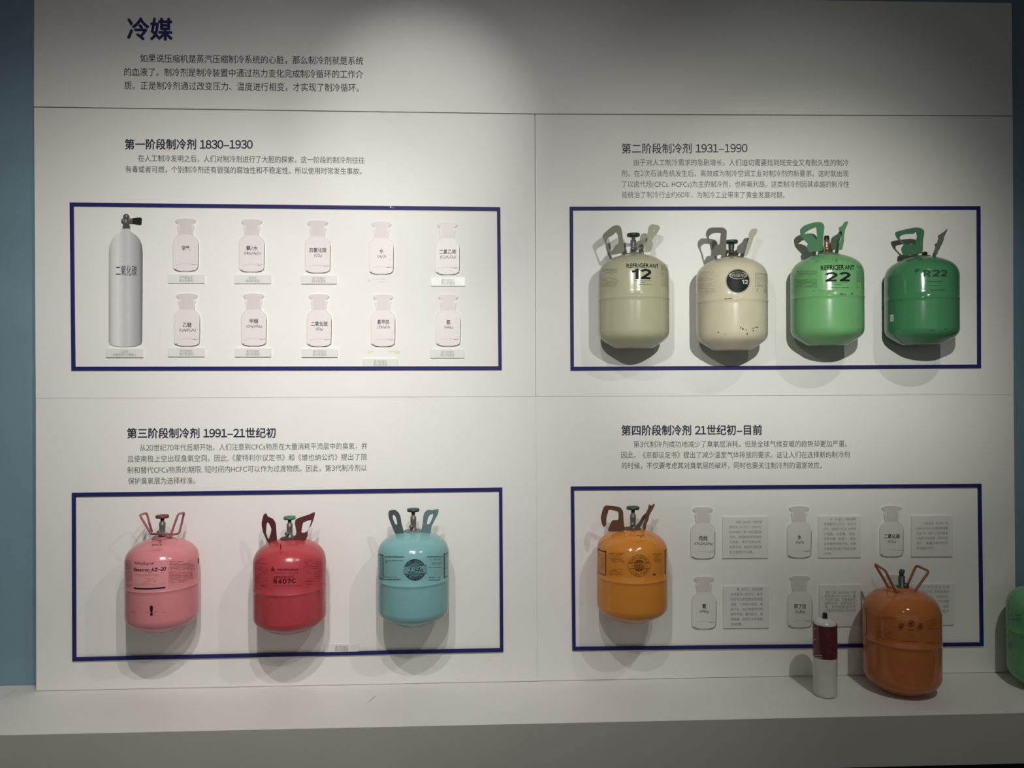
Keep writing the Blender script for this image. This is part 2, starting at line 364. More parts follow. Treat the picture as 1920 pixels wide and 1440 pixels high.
# ------------------------------------------------------------------ cut-out pictures and plates
def w2(px, py, Y=0.): p = at(px, py, Y); return (p[0], p[2])
def plate(x0, y0, x1, y1, lines, label, group='small caption plates under the cut-outs', sk=0., name='caption_plate', cat='caption plate', em=None):
    Yf = -.0055
    pts = [w2(x0, y1, Yf), w2(x1, y1+sk, Yf), w2(x1, y0+sk, Yf), w2(x0, y0, Yf)]
    t = thing(name, (sum(p[0] for p in pts)/4, 0, pts[0][1]), label, cat, group)
    MB().prism(pts, -.0001, Yf).build('plate', M['card'], t, bevel=.0004)
    mb = MB()
    for s, xa, xb, y, e in lines: flat_text(mb, s, xa, xb, y, y+sk*(xb-xa)/(x1-x0), e, Y=Yf-.0003)
    mb.build('lettering', M['ink_card'], t, fixn=False)
    return t
def bottle(x0, x1, y0, y1, title, formula, label, ty, tone='p', small=True, group=None, tw=None, fw=None, hatch=False):
    """thin cut-out picture of a stoppered reagent bottle"""
    cx = (x0+x1)/2; W = (x1-x0)/2; H = y1-y0; Yf = -.0048
    def q(u, v, Y=Yf): return w2(cx+u*W, y0+v*H, Y)
    t = thing('bottle_picture', (at(cx, y1)[0], 0, at(cx, y1)[2]), label, 'bottle picture', group)
    # right half outline, top to bottom: flared lid, neck, shoulder, body, rounded foot
    half = [(.30, .004), (.60, .010), (.80, .030), (.82, .055), (.70, .085), (.60, .105), (.62, .13), (.68, .15), (.62, .19), (.57, .25), (.56, .305), (.66, .335), (.86, .375), (.97, .425), (1.0, .48),
            (1.0, .70), (.98, .92), (.93, .955), (.72, .985), (.40, .998)]
    L = [(-u, v) for u, v in half]
    out = [q(u, v) for u, v in L] + [q(0, 1.003)] + [q(u, v) for u, v in half[::-1]] + [q(0, .0)]
    g_, s_ = ('glass_p', 'stop_p') if tone == 'p' else ('glass_g', 'stop_g')
    MB().prism(out, -.0001, Yf).build('picture_plate', M[g_], t)
    Yp = Yf-.0002
    lid = [(-.30, .006), (-.58, .012), (-.78, .030), (-.80, .052), (-.66, .080), (-.50, .098), (-.46, .13), (-.52, .17), (-.51, .305), (.51, .305), (.52, .17), (.46, .13), (.50, .098), (.66, .080), (.80, .052), (.78, .030), (.58, .012), (.30, .006)]
    v = [(*q(u, vv, Yp),) for u, vv in lid]; mb = MB(); mb.add([(p[0], Yp, p[1]) for p in v], [tuple(range(len(v)))])
    mb.build('stopper', M[s_], t)
    def stroke(mb, pts, wd, Y=Yp-.0001):
        P = [np.array(q(u, vv, Y)) for u, vv in pts]
        for i in range(len(P)-1):
            d = P[i+1]-P[i]; n_ = np.array([-d[1], d[0]])/(np.linalg.norm(d)+1e-9)*wd/2
            vv = [P[i]-n_, P[i+1]-n_, P[i+1]+n_, P[i]+n_]
            mb.add([(p[0], Y, p[1]) for p in vv], [(0, 1, 2, 3)])
    dk = MB(); lt = MB()
    r_ = [p for p in half if p[1] > .30]
    stroke(dk, [(u*.985, v_) for u, v_ in r_[4:]]+[(0, .992)], .0016)
    stroke(dk, [(-u*.985, v_) for u, v_ in r_[-3:]]+[(0, .992)], .0014)
    stroke(lt, [(-u*.985, v_) for u, v_ in r_], .0012)
    stroke(lt, [(u*.985, v_) for u, v_ in r_], .0012)
    stroke(lt, [(.50, .31), (.57, .27), (.60, .20), (.66, .155)], .0010)
    stroke(lt, [(-.50, .31), (-.57, .27), (-.60, .20), (-.66, .155)], .0010)
    stroke(lt, [(-.8, .05), (-.66, .08), (-.48, .10)], .0012); stroke(dk, [(.8, .05), (.66, .08), (.48, .10)], .0010)
    stroke(lt, [(-.8, .045), (-.6, .02), (-.2, .008), (.2, .008), (.6, .02), (.8, .045)], .0008)
    stroke(lt, [(-.75+1.5*i/14, .885-.030*math.sin(PI*i/14)) for i in range(15)], .0013)      # far rim of the foot
    stroke(dk, [(-.80, .955), (-.70, .962)], .0028)
    stroke(dk, [(.45, .872), (.90, .866)], .0018)
    for i in range(5): stroke(lt, [(.62, .46+.09*i), (.78, .458+.09*i)], .0008)
    dk.build('outline_print', M['line'], t, fixn=False, kind='stuff'); lt.build('fine_outline_print', M['line_l'], t, fixn=False, kind='stuff')
    mb = MB()
    tw = tw or 7.2*len(title)+.5
    flat_text(mb, title, cx-tw/2+.5, cx+tw/2+.5, ty, ty, 8.8, Y=Yp-.0003, bold=.012)
    if formula:
        fw = fw or min(34, 4.2*len(formula)+3)
        flat_text(mb, formula, cx-fw/2+1, cx+fw/2+1, ty+9.3, ty+9.3, 6.0, Y=Yp-.0003, bold=.006)
    mb.build('lettering', M['ink_top'], t, fixn=False)
    return t
G1 = 'bottle pictures in the upper left frame'; G2 = 'bottle pictures in the lower right frame'
bottle(324, 372, 409.4, 508.6, '空气', '', 'first pink-tinted bottle picture of the upper row, nearest the grey cylinder picture', 465, group=G1)
bottle(448, 496, 411, 509.8, '氨/水', '(NH₃/H₂O)', 'second pink-tinted bottle picture of the upper row, its print holding a slash', 465, group=G1, fw=31)
bottle(571.6, 619.7, 413, 511.6, '四氯化碳', '(CCl₄)', 'pink-tinted bottle picture in the middle of the upper row, marked CCl4', 469, group=G1, tw=32, fw=15)
bottle(691.7, 738, 415.4, 514, '水', '(H₂O)', 'pink-tinted bottle picture marked H2O above a faint glue stain', 471, group=G1, fw=16)
bottle(815.7, 862, 417, 514.8, '二氯乙烯', '(C₂H₂Cl₂)', 'pink-tinted bottle picture at the right end of the upper row, marked C2H2Cl2', 472, group=G1, tw=31, fw=29)
bottle(326, 375, 550, 649, '乙醚', '(C₂H₅OC₂H₅)', 'first pink-tinted bottle picture of the lower row, nearest the grey cylinder picture', 609, group=G1, tw=16, fw=31)
bottle(451.8, 499.7, 550, 648.7, '甲醚', '(CH₃OCH₃)', 'second pink-tinted bottle picture of the lower row, marked CH3OCH3', 602, group=G1, tw=16, fw=29)
bottle(574.8, 621.6, 551, 649.6, '二氧化硫', '(SO₂)', 'pink-tinted bottle picture in the middle of the lower row, marked SO2', 607, group=G1, tw=31, fw=14)
bottle(695.4, 741, 552, 649.6, '氯甲烷', '(CH₃Cl)', 'pink-tinted bottle picture marked CH3Cl above two yellow glue stains', 603.5, group=G1, tw=22, fw=23)
bottle(817, 863.6, 552, 649, '氨', '(NH₃)', 'pink-tinted bottle picture at the right end of the lower row, marked NH3', 604, group=G1, fw=16)
bottle(1295, 1341, 950.7, 1047.8, '丙烷', '(CH₃CH₂CH₃)', 'upper greyish bottle picture next to the orange wall-mounted tank', 1009.5, 'g', group=G2, tw=16, fw=34)
bottle(1475.8, 1521.5, 949, 1046, '水', '(H₂O)', 'greyish bottle picture marked H2O, middle of the top row in the lower right frame', 1007, 'g', group=G2, fw=15)
bottle(1649.6, 1694, 948.3, 1044, '二氧化碳', '(CO₂)', 'greyish bottle picture marked CO2 above the wire handles of the shelf tank', 1005.5, 'g', group=G2, tw=30, fw=15)
bottle(1297, 1343, 1081, 1179.4, '氨', '(NH₃)', 'lower greyish bottle picture next to the orange wall-mounted tank, marked NH3', 1136.5, 'g', group=G2, fw=17)
bottle(1476.5, 1522.8, 1079.5, 1177, '异丁烷', '(C₄H₁₀)', 'greyish bottle picture directly behind the small white can', 1137, 'g', group=G2, tw=23, fw=19)
bottle(1653, 1699, 1077.5, 1174, '混合', '', 'greyish bottle picture mostly hidden behind the orange shelf tank', 1135, 'g', group=G2)

Z1, Z2 = '蒸汽压缩式', '制冷机使用'
def cap(x0, y0, x1, y1, l1, l2, label, w1=24., w2_=25.):
    c_ = (x0+x1)/2; h = (y1-y0)
    return plate(x0, y0, x1, y1, [(l1, c_-w1/2, c_+w1/2, y0+h*.35, 5.6), (l2, c_-w2_/2, c_+w2_/2, y0+h*.70, 5.6)], label)
cap(314.8, 514.5, 383, 531, '空气膨胀式', Z2, 'small white caption plate under the first bottle of the upper row')
cap(439.7, 515.5, 507.8, 531.7, '吸收式', Z2, 'small white caption plate under the second bottle of the upper row', 15)
cap(564.3, 516.3, 631, 532.4, Z1, Z2, 'small white caption plate under the CCl4 bottle')
cap(808, 519.8, 872, 536.2, Z1, Z2, 'small white caption plate under the upper right end bottle, marked C2H2Cl2')
cap(315, 652.5, 383.5, 669, Z1, Z2, 'small white caption plate under the first bottle of the lower row')
cap(440, 653, 507.8, 669.3, Z1, Z2, 'small white caption plate under the CH3OCH3 bottle, second of the lower row')
cap(566, 653.8, 632.6, 670, Z1, Z2, 'small white caption plate under the SO2 bottle')
cap(680.3, 672.7, 746, 688.3, Z1, Z2, 'small white caption plate slipped down against the navy frame below yellow glue stains')
cap(807, 654.8, 870.7, 671, Z1, Z2, 'small white caption plate under the NH3 bottle at the lower right end')
cap(199, 653.5, 268, 670.3, 'CO₂制冷机', '大家使用于冷藏器上', 'small white caption plate under the grey gas cylinder picture', 15, 44)
cap(608, 1207.8, 673, 1223.5, Z1, Z2, 'small white caption plate low between the red and light blue tanks')

def card(x0, y0, x1, y1, lines, label, tx0, tx1, ty0, dy, e=5.6, ind=12):
    n = []
    for k, l in enumerate(lines):
        full = 11.0
        a0 = tx0+(ind if k == 0 else 0)
        ln = sum(.55 if ord(ch) < 128 else 1 for ch in l)
        b0 = min(tx1, a0+ln*5.75) if k in (len(lines)-1,) else tx1
        n.append((l, a0, b0, ty0+dy*k, e))
    return plate(x0, y0, x1, y1, n, label, 'white text cards in the lower right frame', sk=-.6, name='text_card', cat='text card')
card(1354.8, 969.8, 1440.3, 1047, ['丙烷（R290）的标准', '沸点为-42.2℃，ODP=0，', 'GWP值低，是一种环保型制', '冷剂，丙烷具有优良的热', '力性能，用于中央空调、', '热泵空调、家用空调和其', '它小型制冷设备。'], 'square white text card in the top row, nearest the orange wall-mounted tank', 1367.5, 1428, 979, 9.35)
card(1534.3, 968.3, 1614, 1046, ['水（R718）的标准蒸', '发温度为100℃，冰点为', '0℃，适用于0℃以上的制', '冷温度。水无毒、无味、', '不燃不爆、来源广、是安', '全的理想的制冷剂，适用', '于吸收式和蒸汽喷射式制', '冷机。'], 'square white text card in the middle of the top row', 1544.5, 1604.5, 973.5, 9.25)
card(1709, 967.3, 1786.6, 1044, ['二氧化碳（R744）的', 'ODP=0,GWP=1,其临界温度', '为31℃，用于小型热泵热', '水器和汽车空调、同时也适', '用于，复叠式制冷机的', '低温制冷机。'], 'square white text card at the top right corner of the lower right frame', 1718.5, 1777.5, 981.5, 9.25)
card(1356.5, 1099.5, 1441.7, 1178, ['氨（R717）的标准蒸', '发温度为-33.4℃，有良', '好的热力学性质和热物理', '性质，工作压力适中，易', '溶于水，但它有强烈的刺', '激性气味，毒性较大，易', '燃易爆，适用于大中型制', '冷装置。'], 'square white text card in the bottom row, right of the NH3 bottle', 1369.5, 1430, 1105, 9.35)
card(1536.3, 1097.3, 1614.5, 1175, ['异丁烷（R600a）的', '标准沸点为-11.8℃，属', '于自然工质，对臭氧层无', '破坏作用，温室效应为', '零，热学性能良好的', '环保的新型制冷剂与同'], 'square white text card just behind the black cap of the white can', 1546.5, 1604, 1111, 6.8, ind=2)
card(1710.3, 1095.3, 1789, 1172.3, ['一  种  的  单  组  份  烯', '烃（R1270）的标准沸点', '为-47.7℃，ODP=0，', 'GWP值低，制冷剂与物理', '性能与丙烷相近，适用', '于家用空调，商用冷', '冻装置等为内'], 'square white text card half hidden behind the orange shelf tank', 1719.5, 1779, 1100.5, 9.2)

# grey printed gas cylinder
t = thing('cylinder_picture', (at(235, 649)[0], 0, at(235, 649)[2]), 'tall grey printed gas cylinder picture with a black valve knob', 'cylinder picture')
mm = bpy.data.materials.new('printed grey cylinder'); mm.use_nodes = True; nt = mm.node_tree; bb = nt.nodes['Principled BSDF']
# the picture is a flat print of a rounded metal cylinder: its tones are ink
tc = nt.nodes.new('ShaderNodeTexCoord'); sx = nt.nodes.new('ShaderNodeSeparateXYZ'); mr = nt.nodes.new('ShaderNodeMapRange')
hw = (at(267, 550)[0]-at(204, 550)[0])/2
mr.inputs[1].default_value = -hw; mr.inputs[2].default_value = hw
nt.links.new(tc.outputs['Object'], sx.inputs[0]); nt.links.new(sx.outputs[0], mr.inputs[0])
cr = nt.nodes.new('ShaderNodeValToRGB'); nt.links.new(mr.outputs[0], cr.inputs[0])
el = cr.color_ramp.elements
vals = [(0, .22), (.05, .36), (.14, .52), (.30, .62), (.50, .46), (.62, .50), (.80, .36), (.93, .28), (1, .15)]
el[0].position = 0; el[0].color = (vals[0][1],)*3+(1,); el[1].position = 1; el[1].color = (vals[-1][1],)*3+(1,)
for p_, v_ in vals[1:-1]:
    e_ = el.new(p_); e_.color = (v_, v_, v_*.985, 1)
nz = nt.nodes.new('ShaderNodeTexNoise'); nz.inputs['Scale'].default_value = 260; nt.links.new(tc.outputs['Object'], nz.inputs['Vector'])
mrn = nt.nodes.new('ShaderNodeMapRange'); mrn.inputs[3].default_value = 1.0; mrn.inputs[4].default_value = 1.28; nt.links.new(nz.outputs['Fac'], mrn.inputs[0])
sc2 = nt.nodes.new('ShaderNodeVectorMath'); sc2.operation = 'SCALE'; nt.links.new(cr.outputs[0], sc2.inputs[0]); nt.links.new(mrn.outputs[0], sc2.inputs['Scale'])
nt.links.new(sc2.outputs[0], bb.inputs['Base Color']); bb.inputs['Roughness'].default_value = .4
cxp = 235.3
half = [(8.0, 428), (8.0, 432.5), (12, 436), (20, 441.5), (26, 449), (30, 460), (31.3, 472), (31.4, 560), (31.0, 640), (29, 645), (22, 648.3), (10, 649.6)]
outl = [w2(cxp-u+(vv-540)*-.004, vv, -.004) for u, vv in half]+[w2(cxp-.4, 650, -.004)]+[w2(cxp+u+(vv-540)*-.004, vv, -.004) for u, vv in half[::-1]]
MB().prism(outl, -.0001, -.004).build('cylinder_body', mm, t)
Yv = -.0045
def px_poly(pts, Y=Yv, back=-.0001): return MB().prism([w2(a_, b_, Y) for a_, b_ in pts][::1], back, Y)
mv = mat('printed dark valve', (.075, .073, .068), .4); mh = mat('printed light valve', (.32, .315, .30), .4)
def circ_px(cx_, cy_, rx, ry, n=18): return [(cx_+rx*math.cos(2*PI*k/n), cy_+ry*math.sin(2*PI*k/n)) for k in range(n)][::-1]
v_ = MB()
for pts in (circ_px(236.3, 406.5, 5.6, 5.6), [(229.5, 428.5), (243.5, 428.5), (243, 423), (241, 421), (241.5, 408), (231.5, 408), (231.5, 421), (230, 423)],
            circ_px(231.5, 414.5, 4.4, 5.5), [(238, 419.5), (250, 419.5), (250, 409.5), (238, 409.5)]):
    v_.prism([w2(a_, b_, Yv) for a_, b_ in pts], -.0001, Yv); Yv -= .00008
v_.build('valve', mv, t)
px_poly([(248, 419), (262, 421.5), (264.5, 420.5), (265.3, 409.5), (263, 407.6), (249, 409)], Yv-.0002).build('valve_knob', M['black'], t)
hl_ = MB()
for pts in (circ_px(237, 405, 1.6, 1.8), circ_px(236, 414, 1.3, 4), [(240, 413), (247, 413), (247, 412), (240, 412)], circ_px(231, 413, 1.2, 2.6)):
    hl_.add([(x_, Yv-.0003, z_) for x_, z_ in [w2(a_, b_, Yv-.0003) for a_, b_ in pts]], [tuple(range(len(pts)))])
hl_.build('valve_highlight', mh, t, fixn=False)
mb = MB(); fit_text(mb, '二氧化碳', 217, 256.5, 497.5, 517, Y=-.0048, bold=.006); mb.build('lettering', mat('cylinder ink', (.07, .07, .07), .5), t, fixn=False)

# glue stains left where plates came off
def stain(pxs, label):
    mb = MB()
    for k_, (x_, y_, rx, ry) in enumerate(pxs):
        mb.add([(p[0], -.0004-.00008*k_, p[1]) for p in [w2(a_, b_, -.0004) for a_, b_ in circ_px(x_, y_, rx, ry, 14)]], [tuple(range(14))])
    mb.build('glue_stain', M['stain'], bd, label=label, fixn=False)
stain([(692, 526.5, 2.2, 2.4)]+[(699+k*4.0, 523.5-.2*k+(k % 2)*.8, 2.2, .5) for k in range(7)]+[(716, 528.6, 8, .5)], 'faint yellowish glue stain')
stain([(695, 659, 5.5, 1.6), (692, 661, 3, 1)], 'pale yellow glue stain')
stain([(744.5, 660.5, 6, 3.2), (742, 658.5, 8, 1.1), (733, 659, 5, .6)], 'yellow glue stain')

# ------------------------------------------------------------------ gas tanks
PROF = [(0, 1.315), (.12, 1.312), (.30, 1.292), (.46, 1.255), (.60, 1.205), (.73, 1.14), (.84, 1.06), (.915, .975), (.965, .88), (.99, .79), (1, .70), (1, .22),
        (1, .035), (1.007, .026), (1.010, .012), (1.007, -.002), (1.0, -.012), (1, -.10), (1, -.60), (1, -.88), (.992, -.95), (.97, -1.02), (.93, -1.085), (.86, -1.15), (.76, -1.22), (.64, -1.295), (.56, -1.345), (.50, -1.365), (.44, -1.365), (.2, -1.37), (0, -1.37)]
def smooth_prof(p):
    # catmull-rom through the wide curves
    out = []
    for i in range(len(p)-1):
        p0, p1, p2, p3 = p[max(i-1, 0)], p[i], p[i+1], p[min(i+2, len(p)-1)]
        n = 1 if abs(p2[1]-p1[1]) < .02 or (p1[0] == 1 and p2[0] == 1) else 2
        for k in range(n):
            t_ = k/n
            f = lambda a, b, c_, d: .5*((2*b)+(-a+c_)*t_+(2*a-5*b+4*c_-d)*t_*t_+(-a+3*b-3*c_+d)*t_**3)
            out.append((max(0., f(p0[0], p1[0], p2[0], p3[0])), f(p0[1], p1[1], p2[1], p3[1])))
    out.append(p[-1]); return out
def solve_tank(l, r, rib, gap=.001, Y=None):
    X, R = 0., .12; a = np.linspace(0, 2*PI, 240)
    for _ in range(40):
        y = -(R+gap) if Y is None else Y
        z = at((l+r)/2, rib, y-R)[2]
        P = np.c_[X+R*np.cos(a), y+R*np.sin(a), np.full(240, z)]-CAM
        u = 960+F_PX*(P@RX)/(P@FX)
        X += ((l+r)/2-(u.min()+u.max())/2)/560; R *= (r-l)/(u.max()-u.min())
    return X, y, float(z), R
def slice_x(v, f, k):
    """cuts flat faces into k upright strips so that they can follow a round wall"""
    if k < 2 or len(f) < 1: return v, f
    bm = bmesh.new(); bv = [bm.verts.new((p[0], p[1], 0)) for p in v]
    for q in f:
        try: bm.faces.new([bv[i] for i in q])
        except ValueError: pass
    a, b = float(v[:, 0].min()), float(v[:, 0].max())
    for i in range(1, k):
        bmesh.ops.bisect_plane(bm, geom=bm.verts[:]+bm.edges[:]+bm.faces[:], plane_co=(a+(b-a)*i/k, 0, 0), plane_no=(1, 0, 0))
    bm.verts.index_update()
    V = np.array([(p.co.x, p.co.y) for p in bm.verts]); F = [tuple(p.index for p in q.verts) for q in bm.faces]; bm.free()
    return V, F
# heavy grotesque figures and capitals drawn as broad strokes in a 0..1 box
def arc(cx_, cy_, rx, ry, a0, a1, n=14): return [(cx_+rx*math.cos(math.radians(a0+(a1-a0)*i/n)), cy_+ry*math.sin(math.radians(a0+(a1-a0)*i/n))) for i in range(n+1)]
def heavy(s_, wd=.20, adv=.82, asp=.72):
    G = {'1': ([[(.42, 0), (.42, 1)], [(.46, .80), (.10, .72)]], .56), '2': ([arc(.36, .68, .26, .215, 165, -35)+[(.14, .10)], [(.06, .10), (.66, .10)]], .74),
         '4': ([[(.48, 0), (.48, 1)], [(.50, .92), (.09, .30)], [(.04, .30), (.68, .30)]], .74), '0': ([arc(.36, .5, .25, .395, 0, 360, 24)], .74),
         '7': ([[(.06, .90), (.62, .90)], [(.58, .86), (.26, 0)]], .70), 'C': ([arc(.42, .5, .31, .395, 42, 318, 20)], .80),
         'R': ([[(.16, 0), (.16, 1)], [(.16, .90), (.42, .90)]+arc(.42, .68, .20, .22, 90, -90, 10)+[(.16, .46)], [(.40, .46), (.64, 0)]], .80)}
    V = []; F = []; x = 0.
    for ch in s_:
        strokes, a = G[ch]
        for P in strokes:
            P = [np.array(p) for p in P]; b = len(V); m_ = len(P)
            for i, p in enumerate(P):
                d = P[min(i+1, m_-1)]-P[max(i-1, 0)]; d = d/(np.linalg.norm(d)+1e-9); n_ = np.array([-d[1], d[0]])
                V += [(p+n_*wd/2)+[x, 0], (p-n_*wd/2)+[x, 0]]
            F += [(b+2*i, b+2*i+1, b+2*i+3, b+2*i+2) for i in range(m_-1)]
        x += a+.04
    V = np.array(V)
    return V*[1, 1], F
class Tank:
    def __init__(s, l, r, rib, zt=1.315, zb=1.37, Y=None, gap=.004):
        s.X, s.Y, s.Z, s.R = solve_tank(l, r, rib, gap, Y)
    def hit(s, px, py):
        d = ray(px, py); o = CAM-np.array([s.X, s.Y, 0]); a = d[0]**2+d[1]**2; b = o[0]*d[0]+o[1]*d[1]
        c = o[0]**2+o[1]**2-(s.R*1.002)**2; q = b*b-a*c
        t_ = (-b-math.sqrt(max(q, 0)))/a; p = CAM+d*t_
        return math.atan2(p[1]-s.Y, p[0]-s.X), p[2]
    def wrap(s, mb, v, f, x0, x1, y0, y1, lift=.0005):
        """lays the flat shape v (any box) on the tank so that it covers the pixel box x0..x1, y0..y1"""
        cx_, cy_ = (x0+x1)/2, (y0+y1)/2
        a0, _ = s.hit(x0, cy_); a1, _ = s.hit(x1, cy_); _, za = s.hit(cx_, y1); _, zb = s.hit(cx_, y0)
        v, f = slice_x(v, f, int((x1-x0)/3.0))
        n = (v-v.min(0))/np.maximum(v.max(0)-v.min(0), 1e-9)
        rr = s.R+lift
        mb.add([(s.X+rr*math.cos(a0+(a1-a0)*p), s.Y+rr*math.sin(a0+(a1-a0)*p), za+(zb-za)*q) for p, q in n], f)
    def heavy(s, mb, st, x0, x1, y0, y1, wd=.2, lift=.0007):
        v, f = heavy(st, wd); s.wrap(mb, v, f, x0, x1, y0, y1, lift)
    def text(s, mb, st, x0, x1, y0, y1, bold=0., shear=0., lift=.0005):
        v, f = text_mesh(st, bold, shear); s.wrap(mb, v, f, x0, x1, y0, y1, lift)
    def rect(s, mb, x0, x1, y0, y1, lift=.0004, n=None):
        n = n or max(1, int((x1-x0)/5))
        v = []; f = []
        for i in range(n+1): v += [(i/n, 0), (i/n, 1)]
        for i in range(n): f.append((2*i, 2*i+2, 2*i+3, 2*i+1))
        s.wrap(mb, np.array(v), f, x0, x1, y0, y1, lift)
    def dashes(s, mb, x0, x1, y0, y1, rows, th=.9, fill=.8, seed=1, ragged=True, wmin=2., wmax=7.):
        """illegible small print as broken fine lines"""
        rg = random.Random(seed)
        for k in range(rows):
            y = y0+(y1-y0)*(k+.5)/rows; x = x0+(rg.random()*3 if ragged else 0); e = x1-(rg.random()*(x1-x0)*.35 if ragged and rg.random() < .5 else 0)
            while x < e-1:
                wd = rg.uniform(wmin, wmax); xe = min(x+wd, e)
                if rg.random() < fill: s.rect(mb, x, xe, y-th/2*rg.uniform(.5, .85), y+th/2*rg.uniform(.5, .85))
                x = xe+rg.uniform(.35, .9)
    def ring(s, mb, cx_, cy_, r1, r0=0., a0=0., a1=2*PI, n=40, lift=.0006):
        m_ = max(1, int((r1-r0)/2.5)); rr = s.R+lift; P = []; f = []
        for i in range(n+1):
            a = a0+(a1-a0)*i/n
            for j in range(m_+1):
                r_ = r0+(r1-r0)*j/m_; aa, z = s.hit(cx_+r_*math.cos(a), cy_-r_*math.sin(a))
                P.append((s.X+rr*math.cos(aa), s.Y+rr*math.sin(aa), z))
        for i in range(n):
            for j in range(m_): k = i*(m_+1)+j; f.append((k, k+1, k+m_+2, k+m_+1))
        mb.add(P, f, True)
    def arc_text(s, mb, st, cx_, cy_, r, a0, a1, h, top=True, bold=.01, lift=.0009):
        """letters set along an arc, a0..a1 in degrees from 3 o'clock"""
        rr = s.R+lift
        for k, ch in enumerate(st):
            a = math.radians(a0+(a1-a0)*k/(len(st)-1))
            v, f = text_mesh(ch, bold)
            c0 = (v.max(0)+v.min(0))/2; v = (v-c0)/(.73)*h
            rot = a-PI/2 if top else a+PI/2
            P = []
            for x, y in v:
                xx = x*math.cos(rot)-y*math.sin(rot); yy = x*math.sin(rot)+y*math.cos(rot)
                aa, z = s.hit(cx_+r*math.cos(a)+xx, cy_-r*math.sin(a)-yy)
                P.append((s.X+rr*math.cos(aa), s.Y+rr*math.sin(aa), z))
            mb.add(P, f)
    def polar(s, az, rad, z):
        a = math.radians(az); return (s.X+rad*math.cos(a), s.Y+rad*math.sin(a), s.Z+z)

def tank_paint(name, col, rough=.3, grime=.10, chips=0., chip_col=(.03, .025, .02), top_dirt=0.):
    m = bpy.data.materials.new(name); m.use_nodes = True; nt = m.node_tree; b = nt.nodes['Principled BSDF']
    b.inputs['Roughness'].default_value = rough*.6; b.inputs['Specular IOR Level'].default_value = .38
    tc = nt.nodes.new('ShaderNodeTexCoord')
    n = nt.nodes.new('ShaderNodeTexNoise'); n.inputs['Scale'].default_value = 14; n.inputs['Detail'].default_value = 8; n.inputs['Roughness'].default_value = .65
    nt.links.new(tc.outputs['Object'], n.inputs['Vector'])
    r = nt.nodes.new('ShaderNodeMapRange'); r.inputs[1].default_value = .35; r.inputs[2].default_value = .75
    r.inputs[3].default_value = 1+grime*.3; r.inputs[4].default_value = 1-grime
    nt.links.new(n.outputs['Fac'], r.inputs[0])
    s = nt.nodes.new('ShaderNodeVectorMath'); s.operation = 'SCALE'; s.inputs[0].default_value = col; nt.links.new(r.outputs[0], s.inputs['Scale'])
    last = s.outputs[0]
    if chips:
        n2 = nt.nodes.new('ShaderNodeTexNoise'); n2.inputs['Scale'].default_value = 55; n2.inputs['Detail'].default_value = 3
        nt.links.new(tc.outputs['Object'], n2.inputs['Vector'])
        g_ = nt.nodes.new('ShaderNodeMapRange'); g_.inputs[1].default_value = 1-chips; g_.inputs[2].default_value = 1-chips+.015
        nt.links.new(n2.outputs['Fac'], g_.inputs[0])
        mx = nt.nodes.new('ShaderNodeMix'); mx.data_type = 'RGBA'; nt.links.new(g_.outputs[0], mx.inputs[0]); nt.links.new(last, mx.inputs[6]); mx.inputs[7].default_value = (*chip_col, 1)
        last = mx.outputs[2]
    nt.links.new(last, b.inputs['Base Color'])
    n3 = nt.nodes.new('ShaderNodeTexNoise'); n3.inputs['Scale'].default_value = 420; nt.links.new(tc.outputs['Object'], n3.inputs['Vector'])
    bp = nt.nodes.new('ShaderNodeBump'); bp.inputs['Strength'].default_value = .06; bp.inputs['Distance'].default_value = .0008
    nt.links.new(n3.outputs['Fac'], bp.inputs['Height']); nt.links.new(bp.outputs[0], b.inputs['Normal'])
    return m

def strap_handle(T, parent, material, az, zt, height=.088, width=.040, lean=.42, rc=.040, hole=(.60, .50), twist=0., th=.0022, skew=0.):
    """pressed-steel carrying loop: a plate with a hand hole, curved round the valve and leaning outwards"""
    N = 40; s = T.R/.117; v = []; f = []
    height *= s; width *= s; rc *= s
    def sup(k, hw_, hh, cz, e):
        a = 2*PI*k/N; c_, s_ = math.cos(a), math.sin(a)
        return math.copysign(abs(c_)**e, c_)*hw_, cz+math.copysign(abs(s_)**e, s_)*hh
    pts = []
    for k in range(N):
        u, z = sup(k, width, height*.56, height*.44, .55); pts.append((u*(.78+.22*min(1, max(0, z/height))), z))
    for k in range(N):
        u, z = sup(k, width*hole[0], height*.56*hole[1], height*.53, .6); pts.append((u*(.85+.15*min(1, max(0, z/height))), z))
    for lay in (0, 1):
        for u, z in pts:
            zz = max(z, -.012)
            rad = rc+lean*zz+.35*lean*zz*zz/height+lay*th
            a = math.radians(az)+(u+skew*zz)/rc*.80
            v.append((T.X+rad*math.cos(a), T.Y+rad*math.sin(a), T.Z+zt*T.R+zz*(1-.25*lean)))
    for k in range(N):
        j = (k+1) % N
        f.append((k, j, N+j, N+k)); f.append((2*N+k, 3*N+k, 3*N+j, 2*N+j))
        f.append((k, 2*N+k, 2*N+j, j)); f.append((N+k, N+j, 3*N+j, 3*N+k))
    MB().add(v, f, False).build('handle', material, parent)
